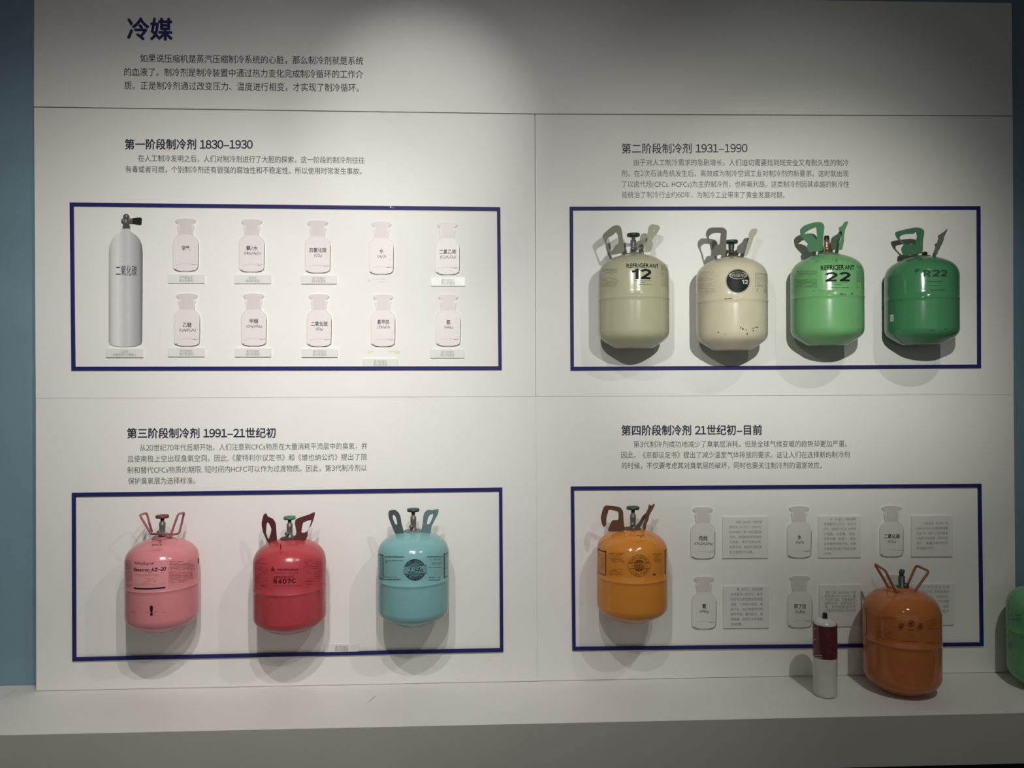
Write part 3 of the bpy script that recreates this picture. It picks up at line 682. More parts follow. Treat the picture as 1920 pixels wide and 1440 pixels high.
def plate_handle(T, parent, material, outer, holes=(), d0=0., slope=0., org=(0, 0), sc_=1., th=.003, curve=0.):
    """bent sheet-steel carrying loop; its depth runs from front to back across its width (slope, metres per pixel) with a slight curl"""
    tr = lambda P: [(org[0]+x/sc_, org[1]+y/sc_) for x, y in P]
    outer = tr(outer); cxp_ = sum(p[0] for p in outer)/len(outer); base = max(p[1] for p in outer)
    def P3(p, off):
        y = T.Y+d0+slope*(p[0]-cxp_)+curve*((p[0]-cxp_)/20)**2*.01+.00012*(base-p[1])*(1 if d0 > 0 else -1)
        q = at(p[0], p[1], y); n_ = np.array([slope*538, -1., 0]); n_ /= np.linalg.norm(n_)
        return q+n_*off
    def resample(P):
        Q = []
        n_ = len(P)
        for i in range(n_):
            p0, p1, p2, p3 = [np.array(P[(i+k-1) % n_], float) for k in range(4)]
            for k in range(3):
                t_ = k/3; c_ = .5*((2*p1)+(-p0+p2)*t_+(2*p0-5*p1+4*p2-p3)*t_*t_+(-p0+3*p1-3*p2+p3)*t_**3); l_ = p1+(p2-p1)*t_
                Q.append(tuple(c_*.6+l_*.4))
        return Q
    loops = [resample(outer)]+[resample(tr(h_)) for h_ in holes]
    from mathutils.geometry import tessellate_polygon
    flat = [p for l_ in loops for p in l_]
    tris = tessellate_polygon([[Vector((p[0], p[1], 0)) for p in l_] for l_ in loops])
    n = len(flat); v = [P3(p, th/2) for p in flat]+[P3(p, -th/2) for p in flat]
    f = [tuple(t_) for t_ in tris]+[tuple(n+i for i in t_[::-1]) for t_ in tris]
    o = 0
    for l_ in loops:
        m_ = len(l_); f += [(o+i, o+(i+1) % m_, n+o+(i+1) % m_, n+o+i) for i in range(m_)]; o += m_
    MB().add(v, f, False).build('handle', material, parent)
def wire_handle(T, parent, material, pts, r=.0042):
    """pts: bent-wire corners as (px, py, depth offset from the axis)"""
    P = []
    for px, py, dy in pts: P.append(at(px, py, T.Y+dy))
    # rounded corners
    Q = []
    for i, p in enumerate(P):
        if 0 < i < len(P)-1:
            a, b = P[i-1]-p, P[i+1]-p; la, lb = np.linalg.norm(a), np.linalg.norm(b); d = min(.010, la*.4, lb*.4)
            p0, p2 = p+a/la*d, p+b/lb*d
            for k in range(5):
                t_ = k/4; Q.append((1-t_)**2*p0+2*t_*(1-t_)*p+t_*t_*p2)
        else: Q.append(p)
    MB().tube(Q, r).build('handle', material, parent)
def collar(T, parent, material, zt, r=.031, h=.005):
    s = T.R/.117; c = (T.X, T.Y, T.Z+zt*T.R)
    MB().lathe(c, [(r*s*.55, -.004), (r*s*1.02, -.006), (r*s, h*.4), (r*s*.93, h), (r*s*.55, h)], 40).build('collar', material, parent)
def valve(T, parent, zt, knob, knob_mat, stem=None, kz=.064, kr=.021, style='wheel', dx=0.):
    s = T.R/.117; c = (T.X+dx, T.Y, T.Z+zt*T.R); stem = stem or M['steel']
    mb = MB().lathe(c, [(.0118, -.01), (.0118, .010), (.0090, .013), (.0090, .034), (.0098, .036), (.0098, .050), (.0060, .052), (.0060, kz*s)], 20)
    a = math.radians(250); d = np.array([math.cos(a), math.sin(a), 0])
    mb.tube([np.array(c)+[0, 0, .019], np.array(c)+d*.018+[0, 0, .020], np.array(c)+d*.020+[0, 0, .020]], [.0065, .0065, .0055], 12)
    mb.build('valve_stem', stem, parent)
    cz = (c[0], c[1], c[2]+kz*s)
    if style == 'wheel':
        n = 40; pr = []
        MB().lathe(cz, [(.004, -.006), (.010, -.004), (kr*.75, -.002), (kr, -.0045), (kr*1.04, 0), (kr, .0045), (kr*.5, .004), (.005, .006)], 36).build('valve_wheel', knob_mat, parent)
    else:
        MB().lathe((c[0], c[1], c[2]+.036), [(.008, 0), (.0095, .004), (.009, .020), (.0075, .028), (.0065, .030)], 16).build('valve_cap', knob_mat, parent)
def feet(T, parent, material, zb=-1.33, rr=.50, a0=45, n=4, size=.085):
    for k in range(n):
        a = a0+k*360/n; p = T.polar(a, rr*T.R, (zb)*T.R)
        MB().lathe(p, [(.001, -.045*T.R*1.6), (.55*size*T.R, -.04*T.R*1.5), (.85*size*T.R, -.01*T.R), (1.25*size*T.R, .05*T.R), (1.3*size*T.R, .10*T.R)], 14).build('foot', material, parent)
def make_tank(T, label, paint, zs=1., zt=1.315, prof=PROF, foot=True, group='gas tanks mounted in the frames', base=None, fa=45, fr=.50):
    p = [(r, z*(zs if z < 0 else 1)) for r, z in smooth_prof(prof)]
    p = [(r, z if z < .6 else .6+(z-.6)*(zt-.6)/(1.315-.6)) for r, z in p]
    zb = p[-1][1]
    t = thing('gas_tank', (T.X, T.Y, T.Z+zb*T.R), label, 'gas tank', group)
    MB().lathe((T.X, T.Y, T.Z), [(r*T.R, z*T.R) for r, z in p[1:-1]], 96).build('tank_body', paint, t)
    if foot: feet(T, t, paint, zb=zb+.045, a0=fa, rr=fr)
    return t

# ---- upper right frame
paint_cream = tank_paint('sage cream paint', (.42, .41, .275), .32, .05)
paint_ivory = tank_paint('ivory paint', (.54, .50, .365), .34, .10, chips=.235, chip_col=(.10, .04, .02))
paint_lgreen = tank_paint('light green paint', (.145, .35, .145), .34, .10)
paint_dgreen = tank_paint('dark green paint', (.050, .175, .080), .22, .06)
paint_pink = tank_paint('pink paint', (.60, .215, .235), .30, .06)
paint_red = tank_paint('red paint', (.42, .055, .066), .38, .18)
paint_blue = tank_paint('light blue paint', (.20, .40, .41), .26, .04)
paint_orange = tank_paint('orange paint', (.60, .225, .036), .24, .05)
paint_rust = tank_paint('burnt orange paint', (.46, .150, .048), .16, .10)
paint_sgreen = tank_paint('mid green paint', (.14, .36, .18), .32, .08)
hd = lambda n, c, r=.4: mat(n, c, r, spec=.18)  # plate handles: shade on the leaning steel is painted in as darker colours
ink = mat('black tank print', (.012, .014, .014), .5, spec=.08)
ink2 = mat('grey tank print', (.17, .165, .12), .5, spec=.08)
inkg = mat('green tank print', (.06, .15, .07), .5, spec=.08); inkg2 = mat('dark green tank print', (.02, .05, .028), .5, spec=.08)
inkp = mat('brown tank print', (.22, .075, .075), .5, spec=.08); inkr = mat('dark red tank print', (.16, .018, .02), .5, spec=.08)
inkb = mat('slate tank print', (.035, .075, .078), .5, spec=.08); inko = mat('rust tank print', (.19, .06, .014), .5, spec=.08); inko2 = mat('dark rust print', (.10, .03, .012), .5, spec=.08)
knob_g = mat('dark green knob', (.022, .060, .045), .4); knob_t = mat('teal knob', (.05, .18, .14), .4); knob_r = mat('brown red knob', (.17, .035, .035), .4)

# white tank 12, left
T = Tank(1122, 1255, 556)
t = make_tank(T, 'cream gas tank printed REFRIGERANT 12 in black, left of the upper right frame', paint_cream, fa=60, foot=False)
h_ = hd('shaded cream handle', (.20, .195, .15), .6); collar(T, t, h_, 1.29)
plate_handle(T, t, h_, [(388,440),(366,420),(340,350),(315,290),(320,268),(355,235),(400,200),(435,190),(462,200),(475,230),(485,300),(498,410),(440,432)], [[(382,408),(345,325),(358,297),(400,272),(425,250),(440,270),(450,315),(448,345),(425,360),(408,385)]], d0=-.012, slope=-.0007, org=(1060, 380), sc_=4.5)
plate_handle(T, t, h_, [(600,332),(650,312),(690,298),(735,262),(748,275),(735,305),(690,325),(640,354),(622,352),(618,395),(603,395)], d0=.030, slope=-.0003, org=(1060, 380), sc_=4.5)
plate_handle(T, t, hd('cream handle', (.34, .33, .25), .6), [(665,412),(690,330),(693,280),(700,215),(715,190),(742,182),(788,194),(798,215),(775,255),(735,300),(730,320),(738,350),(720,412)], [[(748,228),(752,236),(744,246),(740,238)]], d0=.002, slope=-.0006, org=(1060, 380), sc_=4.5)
valve(T, t, 1.29, None, knob_g, kz=.068)
mb = MB(); T.text(mb, 'REFRIGERANT', 1175, 1234.5, 493.5, 501.5, bold=.0); T.heavy(mb, '12', 1184, 1221, 504, 523)
T.dashes(mb, 1189, 1220, 525, 527.5, 1, .8, .95, 3); T.dashes(mb, 1200, 1211, 528.5, 530.5, 1, .8, .9, 4); T.dashes(mb, 1188, 1222, 532, 534.5, 1, 1., .9, 5); mb.build('lettering', ink, t, fixn=False)
mb = MB(); T.dashes(mb, 1129, 1159, 503, 515, 4, .9, .85, 6); T.dashes(mb, 1128, 1161, 520.5, 531, 4, .9, .85, 7); T.dashes(mb, 1128, 1156, 530, 538, 3, .9, .85, 8)
T.dashes(mb, 1240, 1252.5, 494, 538, 15, 1., .9, 9, ragged=False); mb.build('small_print', ink2, t, fixn=False)
# ivory tank with black round emblem
T = Tank(1305, 1440, 561)
t = make_tank(T, 'ivory gas tank with a round black emblem and chipped paint', paint_ivory, fa=60, foot=False)
h_ = hd('shaded ivory handle', (.115, .11, .085), .6); h2_ = hd('pale handle', (.36, .35, .28), .6); collar(T, t, h_, 1.29)
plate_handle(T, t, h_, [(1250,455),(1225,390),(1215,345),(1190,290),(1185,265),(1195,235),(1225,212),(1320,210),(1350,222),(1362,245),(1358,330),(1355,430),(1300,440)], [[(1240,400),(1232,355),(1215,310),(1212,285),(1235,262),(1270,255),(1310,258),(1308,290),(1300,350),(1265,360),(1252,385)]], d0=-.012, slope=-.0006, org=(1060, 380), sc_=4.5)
plate_handle(T, t, hd('shaded ivory handle back', (.10, .095, .08)), [(1450,420),(1452,370),(1490,335),(1535,298),(1545,310),(1525,345),(1500,385),(1502,425)], d0=.030, slope=-.0003, org=(1060, 380), sc_=4.5)  # rear strap darker still, its shade put into the colour
plate_handle(T, t, h2_, [(1508,440),(1530,370),(1545,310),(1548,260),(1562,230),(1590,220),(1620,225),(1612,262),(1590,290),(1575,340),(1558,385),(1532,445)], d0=.002, slope=-.0005, org=(1060, 380), sc_=4.5)
valve(T, t, 1.29, None, knob_g, kz=.056, stem=mat('dark valve metal', (.06, .065, .055), .4, metal=.5))
em = mat('black emblem', (.012, .014, .014), .45, spec=.08); grim = mat('grey rim', (.30, .295, .24), .5, spec=.08); pale = mat('pale print', (.50, .49, .40), .5, spec=.08)
mb = MB(); T.ring(mb, 1383.5, 526.8, 23.3, 0, lift=.0003); mb.build('emblem_rim', grim, t, fixn=False)
mb = MB(); T.ring(mb, 1383.5, 526.8, 21.3, 0, lift=.0006); mb.build('emblem', em, t, fixn=False)
mb = MB(); T.heavy(mb, '12', 1391, 1402.5, 524.5, 532.5, lift=.0012)
T.dashes(mb, 1366.5, 1389, 528.5, 532.5, 1, 2.6, .95, 3, ragged=False, wmin=3, wmax=6); T.dashes(mb, 1366, 1400, 534.5, 536, 1, .6, .9, 4, ragged=False); T.dashes(mb, 1371, 1395, 540, 542, 1, 1, .85, 5, ragged=False)
T.text(mb, 'REFRIGERANT', 1369, 1398.5, 513, 519.5, bold=.02, lift=.001)
for a_ in range(24):
    a1 = 2*PI*a_/24; a2 = 2*PI*(a_+1)/24
    e = lambda a, k: (1384+16.5*k*math.cos(a), 516.4-6.6*k*math.sin(a))
    P = []
    for x, y in (e(a1, .93), e(a2, .93), e(a2, 1.02), e(a1, 1.02)):
        aa, z = T.hit(x, y); P.append((T.X+(T.R+.001)*math.cos(aa), T.Y+(T.R+.001)*math.sin(aa), z))
    mb.add(P, [(0, 1, 2, 3)])
T.dashes(mb, 1374, 1394, 509, 513, 2, 1, .8, 12, ragged=False, wmax=4); T.dashes(mb, 1374, 1394, 519.5, 523, 2, 1, .8, 13, ragged=False, wmax=4)
mb.build('emblem_lettering', pale, t, fixn=False)
mb = MB(); T.dashes(mb, 1310, 1338, 508, 519, 3, .8, .8, 6); T.dashes(mb, 1308, 1342, 521, 527, 3, .8, .8, 7); T.dashes(mb, 1307, 1341, 531, 542, 4, .8, .85, 8); T.dashes(mb, 1320, 1341, 542, 551, 3, 1., .7, 9, wmax=4)
T.dashes(mb, 1417, 1437, 513, 537, 9, .9, .9, 10, ragged=False); T.rect(mb, 1416.5, 1438, 512.4, 513.2); T.rect(mb, 1416.5, 1417.2, 512.4, 537.5); T.rect(mb, 1416.5, 1438, 536.8, 537.5)
T.dashes(mb, 1418, 1422, 541, 546, 4, .9, 1, 11, ragged=False); T.dashes(mb, 1432, 1438, 541, 549, 6, .9, 1, 12, ragged=False); mb.build('small_print', mat('grey ivory print', (.26, .25, .19), .5, spec=.08), t, fixn=False)
chip = mat('dark chipped paint', (.035, .022, .014), .7)
mb = MB()
for x0, x1, y0, y1 in ((1358, 1366, 560, 561.2), (1366, 1373, 559, 560.5), (1388, 1389.5, 613, 616), (1391.5, 1394, 615, 618), (1398, 1400, 618, 619), (1410, 1413, 615, 616), (1415, 1421, 613, 614), (1346, 1348.5, 622, 624), (1400, 1401.5, 624, 627.5), (1411, 1413, 619, 621)): T.rect(mb, x0, x1, y0, y1, lift=.0016)
mb.build('chipped_paint', chip, t, fixn=False, kind='stuff')
# light green 22
T = Tank(1482, 1621, 554)
t = make_tank(T, 'light green gas tank printed REFRIGERANT 22', paint_lgreen, zs=.985, foot=False)
h_ = hd('shaded light green handle', (.052, .165, .078), .6); collar(T, t, h_, 1.29)
plate_handle(T, t, h_, [(300,418),(282,370),(290,345),(235,290),(225,230),(260,195),(340,168),(400,165),(425,185),(430,215),(420,300),(412,402),(350,412)], [[(262,262),(300,232),(358,208),(364,235),(370,310),(350,300),(325,272),(290,263)]], d0=-.012, slope=-.0006, org=(1450, 380), sc_=4.5)
plate_handle(T, t, hd('shaded light green back', (.05, .10, .055)), [(490,390),(485,320),(500,290),(550,265),(565,245),(575,270),(540,315),(528,395)], d0=.030, slope=-.0003, org=(1450, 380), sc_=4.5)  # shaded rear strap, painted darker than the front ones
plate_handle(T, t, hd('pale green handle', (.075, .20, .095), .6), [(545,395),(560,340),(575,280),(578,245),(553,232),(555,208),(580,195),(600,165),(628,158),(625,185),(605,230),(595,300),(597,312),(580,396)], d0=.002, slope=-.0005, org=(1450, 380), sc_=4.5)
valve(T, t, 1.29, None, M['black'], kz=.060, stem=M['brass'], style='cap')
mb = MB(); T.text(mb, 'REFRIGERANT', 1539, 1601.5, 496.5, 506, bold=.012); T.heavy(mb, '22', 1546.5, 1594.5, 510, 527.5)
T.dashes(mb, 1553, 1591, 529, 531, 1, .8, .95, 3); T.dashes(mb, 1564, 1581, 532, 535, 1, 1, .9, 4); T.dashes(mb, 1549, 1592, 538, 541, 1, 1., .9, 5); mb.build('lettering', ink, t, fixn=False)
mb = MB(); T.dashes(mb, 1494, 1532, 507, 516, 4, 1.2, .9, 6, ragged=False); T.dashes(mb, 1492, 1532, 523.5, 539, 7, 1.5, .95, 7, ragged=False); T.dashes(mb, 1494, 1532, 517.5, 519, 1, .7, .9, 8)
T.dashes(mb, 1522, 1570, 543.5, 547, 1, 1.6, .6, 9, wmax=4); T.dashes(mb, 1606, 1618, 498, 540, 13, 1.2, .9, 10, ragged=False); mb.build('small_print', inkg, t, fixn=False)
mb = MB()
for x0, x1, y0, y1 in ((1575, 1580, 550.5, 552.5), (1582, 1585, 551, 552.5), (1595, 1599, 550, 551.5), (1530, 1535, 488.5, 489.3), (1568, 1569, 484, 490)): T.rect(mb, x0, x1, y0, y1, lift=.002)
mb.build('chipped_paint', chip, t, fixn=False, kind='stuff')
# dark green R22
T = Tank(1658, 1800, 557)
t = make_tank(T, 'glossy dark green gas tank printed R22 with a small white sticker', paint_dgreen, zs=.965, foot=False)
h_ = hd('shaded R22 handle', (.026, .10, .045), .6); collar(T, t, h_, 1.29)
plate_handle(T, t, h_, [(1100,446),(1080,400),(1085,370),(1100,358),(1050,310),(1030,275),(1033,248),(1120,225),(1200,210),(1245,215),(1270,235),(1272,260),(1262,330),(1255,425),(1170,438)], [[(1065,300),(1075,280),(1120,265),(1185,262),(1196,248),(1207,255),(1210,300),(1195,318),(1200,350),(1150,350),(1120,352),(1085,325)]], d0=-.012, slope=-.0006, org=(1450, 380), sc_=4.5)
plate_handle(T, t, hd('olive handle', (.07, .10, .06), .6), [(1350,425),(1370,370),(1392,305),(1388,280),(1405,268),(1440,245),(1467,220),(1462,245),(1430,310),(1400,370),(1382,438)], d0=.002, slope=-.0005, org=(1450, 380), sc_=4.5)
valve(T, t, 1.29, None, M['black'], kz=.030, stem=M['black'], style='none') if False else None
s_ = MB().lathe((T.X+.012, T.Y, T.Z+1.29*T.R), [(.013, -.008), (.013, .006), (.009, .008), (.009, .018), (.006, .02)], 18); s_.build('valve_stem', M['black'], t)
mb = MB(); T.heavy(mb, 'R22', 1731, 1776, 505.5, 519, .21); T.dashes(mb, 1738, 1776, 526, 529.5, 1, 2.2, .8, 3, wmax=5); T.dashes(mb, 1742, 1770, 534.5, 537, 1, 1.2, .8, 4); T.dashes(mb, 1738, 1772, 542.5, 545.5, 1, 2.2, .8, 5, wmax=6)
T.ring(mb, 1720.5, 509, 5.2, 4.2, .3, 4.2); T.rect(mb, 1716, 1722, 506.5, 509.5); T.dashes(mb, 1745, 1753, 618, 620, 1, 1.4, 1, 6, ragged=False); T.rect(mb, 1771.5, 1774, 616, 618); mb.build('lettering', inkg2, t, fixn=False)
mb = MB(); T.rect(mb, 1669, 1675.8, 590, 603, lift=.0008); mb.build('sticker', mat('worn white sticker', (.38, .46, .38), .5, noise=.5, nscale=200), t, label='small worn white sticker', fixn=False)

# ---- lower left frame
T = Tank(233, 374, 1112)
PK = [(r, z) for r, z in PROF]
t = make_tank(T, 'pink gas tank with bent-wire handles and a black exclamation mark', paint_pink, zs=.93, zt=1.36, fa=20, fr=.45)
h_ = hd('pink wire', (.36, .12, .13), .35)
wire_handle(T, t, h_, [(291, 1001, -.012), (283, 1001, -.02), (262, 966, -.035), (275, 961.5, .03), (285, 998, .03)], .0036)
wire_handle(T, t, h_, [(283, 1001, -.02), (320, 1001.5, -.03), (322, 998, -.030), (334, 964, -.035), (345.5, 961, .025), (336, 1001, .03), (318, 1002.5, .02)], .0036)
collar(T, t, h_, 1.36, .032)
valve(T, t, 1.36, None, knob_r, kz=.072, kr=.020)
mb = MB(); T.rect(mb, 249, 315, 1052.5, 1107, lift=.0002); mb.build('label_patch', tank_paint('paler pink label', (.66, .26, .28), .36, .03), t, fixn=False)
mb = MB(); T.text(mb, 'AlliedSignal', 252, 289.5, 1053.5, 1060.5, shear=.25, lift=.0007); T.text(mb, 'Genetron AZ-20', 250.5, 311.5, 1064.5, 1071.5, bold=.035, shear=.12, lift=.0007)
T.rect(mb, 251, 310, 1102.2, 1105.2, lift=.0007); v1, f1 = text_mesh('!', .05); T.wrap(mb, v1, f1, 281, 287, 1135, 1154.5, .0007)
T.dashes(mb, 282, 287, 1009, 1017, 2, 1.2, 1, 3, wmax=3); T.dashes(mb, 294, 305, 1012, 1018, 2, 1.4, .8, 4, wmax=4); T.text(mb, '(R410)', 285, 303, 1019.5, 1024.5, bold=.02); T.rect(mb, 371, 373, 1047, 1057); mb.build('lettering', ink, t, fixn=False)
mb = MB(); T.dashes(mb, 269, 284, 1072.5, 1074.5, 1, 1, .9, 5); T.dashes(mb, 251, 297, 1076, 1081, 2, .8, .9, 6); T.dashes(mb, 270, 294, 1083, 1092, 3, .7, .8, 7); T.dashes(mb, 252, 310, 1093.5, 1100, 3, .6, .8, 8)
T.dashes(mb, 316.5, 345, 1051, 1054, 1, .9, .95, 9); T.dashes(mb, 317, 366, 1055, 1069, 6, 1.1, .92, 10); T.dashes(mb, 317, 362, 1071.5, 1085, 6, 1.1, .92, 11, ragged=False); T.dashes(mb, 317, 352, 1086, 1093, 3, .8, .85, 12)
T.dashes(mb, 317, 325, 1096, 1103, 3, .7, .8, 13); T.dashes(mb, 235.5, 247, 1050, 1106, 16, 1., .85, 14, ragged=False); T.dashes(mb, 246, 318, 1146, 1149.5, 1, 1.1, .7, 15, ragged=False, wmin=3, wmax=9); mb.build('small_print', inkp, t, fixn=False)
# red R407C
T = Tank(474, 611.5, 1118)
t = make_tank(T, 'scuffed red gas tank printed R407C with a green valve wheel', paint_red, zs=.88, zt=1.38, fa=90, fr=.40)
h_ = hd('shaded red handle', (.095, .028, .028), .6); collar(T, t, h_, 1.36)
plate_handle(T, t, h_, [(268,412),(228,330),(215,260),(232,190),(250,182),(262,205),(300,222),(322,255),(328,300),(331,408)], [[(252,268),(262,250),(275,262),(292,300),(290,330),(272,385),(258,372),(248,330)]], d0=-.004, slope=-.0006, org=(440, 920), sc_=4.2346)
plate_handle(T, t, h_, [(488,405),(478,370),(490,330),(478,260),(485,230),(520,212),(590,190),(636,170),(630,215),(610,270),(580,320),(580,350),(565,390),(530,402)], [[(530,330),(540,265),(550,250),(607,232),(600,270),(585,310),(560,332)]], d0=-.012, slope=.0006, org=(440, 920), sc_=4.2346)
valve(T, t, 1.36, None, knob_t, kz=.070, kr=.019)
mb = MB(); T.heavy(mb, 'R407C', 513, 554.5, 1085.5, 1094.5, .19); T.dashes(mb, 571, 589, 1087.5, 1092, 1, 1.4, .9, 3, wmax=6); T.rect(mb, 525.5, 527.2, 1021, 1031); T.dashes(mb, 489, 500, 1096, 1100, 1, 1.4, .8, 9, wmax=4); mb.build('lettering', mat('black red print', (.03, .010, .012), .5, spec=.08), t, fixn=False)
mb = MB(); T.text(mb, 'REFRIGERANT', 514.5, 552, 1080, 1084.5, bold=.01); T.dashes(mb, 520, 560, 1065, 1071, 1, 4, .95, 4, ragged=False, wmin=3, wmax=5); T.dashes(mb, 514, 559, 1072.5, 1076, 1, 1.6, .95, 5, ragged=False)
v3 = np.array([(0, 0), (1, 0), (.5, 1)]); T.wrap(mb, v3, [(0, 1, 2)], 507.5, 516, 1062, 1070.5); T.dashes(mb, 512, 566, 1097.5, 1099.5, 1, .7, .95, 6, ragged=False); T.dashes(mb, 570, 605, 1048, 1086, 12, .8, .6, 7)
T.dashes(mb, 479, 502, 1046, 1094, 12, .9, .55, 8); T.dashes(mb, 575, 588, 1094, 1097, 1, 1, .7, 9); mb.build('small_print', inkr, t, fixn=False)
# light blue 134a
T = Tank(708, 842, 1101.5)
t = make_tank(T, 'light blue gas tank with a round REFRIGERANT 134a emblem', paint_blue, zs=.90, zt=1.34, fa=45, foot=False)
MB().lathe((T.X, T.Y, T.Z-.90*1.37*T.R), [(.30*T.R, -.045*T.R), (.42*T.R, -.04*T.R), (.47*T.R, .02*T.R), (.50*T.R, .07*T.R)], 40).build('foot_ring', paint_blue, t)
h_ = hd('blue grey handle', (.12, .20, .205), .5); collar(T, t, h_, 1.31)
plate_handle(T, t, hd('shaded blue grey handle', (.075, .105, .11), .5), [(350,345),(322,290),(295,220),(290,180),(300,157),(340,153),(365,170),(382,200),(392,260),(412,348)], [[(340,262),(325,225),(322,200),(335,192),(350,210),(358,245),(360,272),(350,268)]], d0=-.008, slope=-.0007, org=(660, 920), sc_=4.2367)
plate_handle(T, t, h_, [(550,345),(562,260),(568,200),(580,170),(605,152),(640,155),(687,147),(682,185),(655,235),(630,290),(622,335),(590,345)], [[(595,265),(602,220),(618,193),(645,185),(640,215),(618,262)]], d0=-.008, slope=.0006, org=(660, 920), sc_=4.2367)
valve(T, t, 1.31, None, knob_g, kz=.072, kr=.020)
em = mat('slate emblem', (.018, .032, .034), .5, spec=.08); mb = MB(); T.ring(mb, 778, 1068.5, 20.3, 0, lift=.0004); mb.build('emblem', em, t, fixn=False)
lb = mat('blue emblem ground', (.14, .27, .28), .5, spec=.08); mb = MB(); T.ring(mb, 778, 1068.5, 13.2, 0, lift=.0006); T.rect(mb, 757.3, 799.3, 1061.2, 1076.2, lift=.0008); mb.build('emblem_band', lb, t, fixn=False)
mb = MB(); T.arc_text(mb, 'REFRIGERANT', 778, 1068.5, 16.6, 158, 22, 4.6, True); T.arc_text(mb, 'TETRAFLUORO', 778, 1068.5, 16.6, 202, 338, 4.6, False)
mb.build('emblem_lettering', mat('pale blue print', (.22, .38, .39), .5, spec=.08), t, fixn=False)
mb = MB(); T.text(mb, '134a', 764, 793, 1063.5, 1073.5, bold=.01, shear=.35, lift=.0012)
for (x0, x1, y0, y1) in ((757.3, 799.3, 1060.8, 1061.8), (757.3, 799.3, 1075.6, 1076.6), (757.3, 758.1, 1061, 1076), (798.5, 799.3, 1061, 1076)): T.rect(mb, x0, x1, y0, y1, lift=.001)
for q_ in range(5): T.ring(mb, 778, 1068.5, 12.6-1.3*q_, 12.0-1.3*q_, math.radians(40), math.radians(140), 14, .0009)
for q_ in range(5): T.ring(mb, 778, 1068.5, 12.6-1.3*q_, 12.0-1.3*q_, math.radians(220), math.radians(320), 14, .0009)
T.dashes(mb, 721, 758, 1041.5, 1046.5, 1, 2.2, .97, 3, ragged=False); T.dashes(mb, 722, 757, 1050, 1053, 1, 1.1, .97, 4, ragged=False); T.rect(mb, 722, 726, 1054, 1055); T.dashes(mb, 720, 747, 1080.5, 1083.5, 1, 1.3, .97, 5, ragged=False); T.dashes(mb, 720, 751, 1085, 1088.5, 1, 2, .97, 6, ragged=False)
T.dashes(mb, 800, 830, 1042, 1046, 1, 2.2, .97, 7, ragged=False); T.dashes(mb, 805, 826, 1047.5, 1050, 1, 1, .97, 8, ragged=False); T.dashes(mb, 808, 829, 1054, 1059, 2, .9, .95, 9); T.dashes(mb, 804, 829, 1062, 1065, 1, 1.3, .97, 10, ragged=False)
T.dashes(mb, 804, 825, 1081, 1084.5, 1, 1.6, .97, 11, ragged=False); T.dashes(mb, 804, 825, 1085.5, 1089.5, 1, 2, .97, 12, ragged=False)
for (x0, x1, y0, y1) in ((710, 719, 1040, 1041.8), (717.5, 719, 1040, 1085), (710, 719, 1084, 1086), (832.3, 840.6, 1037.5, 1039), (832.3, 834, 1037.5, 1083), (832.3, 840.3, 1081, 1082.6)): T.rect(mb, x0, x1, y0, y1)
T.dashes(mb, 711, 717, 1044, 1083, 9, .9, .7, 14, ragged=False); T.dashes(mb, 835, 840, 1042, 1079, 9, .9, .7, 15, ragged=False); mb.build('lettering', inkb, t, fixn=False)

# ---- orange tank in the lower right frame
T = Tank(1119, 1252, 1096)
t = make_tank(T, 'orange gas tank with a round 600a emblem hung left in the lower right frame', paint_orange, zs=.90, zt=1.34, fa=80, fr=.42)
h_ = hd('shaded orange handle', (.125, .056, .032), .6); collar(T, t, h_, 1.31)
plate_handle(T, t, h_, [(340,405),(352,360),(375,320),(415,318),(422,300),(418,252),(348,236),(338,262),(326,300),(325,355),(305,374),(290,345),(282,300),(295,240),(318,203),(400,210),(435,218),(458,250),(462,320),(467,402),(400,408)], d0=-.012, slope=-.0006, org=(1060, 900), sc_=4.235)
plate_handle(T, t, hd('shaded orange handle back', (.09, .06, .04)), [(553,372),(590,330),(610,290),(640,262),(652,275),(622,325),(592,376)], d0=.030, slope=-.0003, org=(1060, 900), sc_=4.235)  # shade of the rear strap is painted into its brown
plate_handle(T, t, h_, [(612,395),(618,345),(637,300),(634,275),(655,230),(665,192),(680,205),(703,188),(710,200),(690,240),(668,280),(660,315),(645,350),(636,397)], d0=.002, slope=-.0005, org=(1060, 900), sc_=4.235)
valve(T, t, 1.31, None, knob_g, kz=.072, kr=.021, dx=.004)
mb = MB(); T.ring(mb, 1198.3, 1060.6, 20.6, 19.9, lift=.0006); T.ring(mb, 1198.3, 1060.6, 11.5, 0, lift=.0003)
for (x0, x1, y0, y1) in ((1179, 1217.5, 1054.6, 1055.2), (1179, 1217.5, 1066, 1066.6)): T.rect(mb, x0, x1, y0, y1, lift=.0008)
T.arc_text(mb, 'REFRIGERANT', 1198.3, 1060.6, 16.2, 160, 20, 5, True, 0.); T.arc_text(mb, 'ISOBUTANE', 1198.3, 1060.6, 16.2, 205, 335, 5, False, 0.)
T.dashes(mb, 1141, 1171, 1036, 1043, 3, .9, .9, 3); T.dashes(mb, 1141, 1171, 1045, 1055, 5, .9, .9, 4); T.dashes(mb, 1141, 1168, 1066, 1080, 6, .9, .85, 5)
T.dashes(mb, 1224, 1241, 1037, 1040, 1, 1.6, .95, 6, ragged=False); T.dashes(mb, 1224, 1241, 1041, 1055, 6, 1, .9, 7); mb.build('small_print', inko, t, fixn=False)
mb = MB(); T.rect(mb, 1184, 1214, 1055.4, 1065.8, lift=.0007); mb.build('emblem_band', tank_paint('orange band', (.46, .17, .03), .3, .02), t, fixn=False)
mb = MB(); T.text(mb, '600a', 1189.5, 1207, 1056.5, 1065, bold=.01, lift=.0012); T.dashes(mb, 1193, 1210, 1003, 1005.5, 1, 2, 1, 8, ragged=False); T.rect(mb, 1200, 1204, 1006.5, 1008)
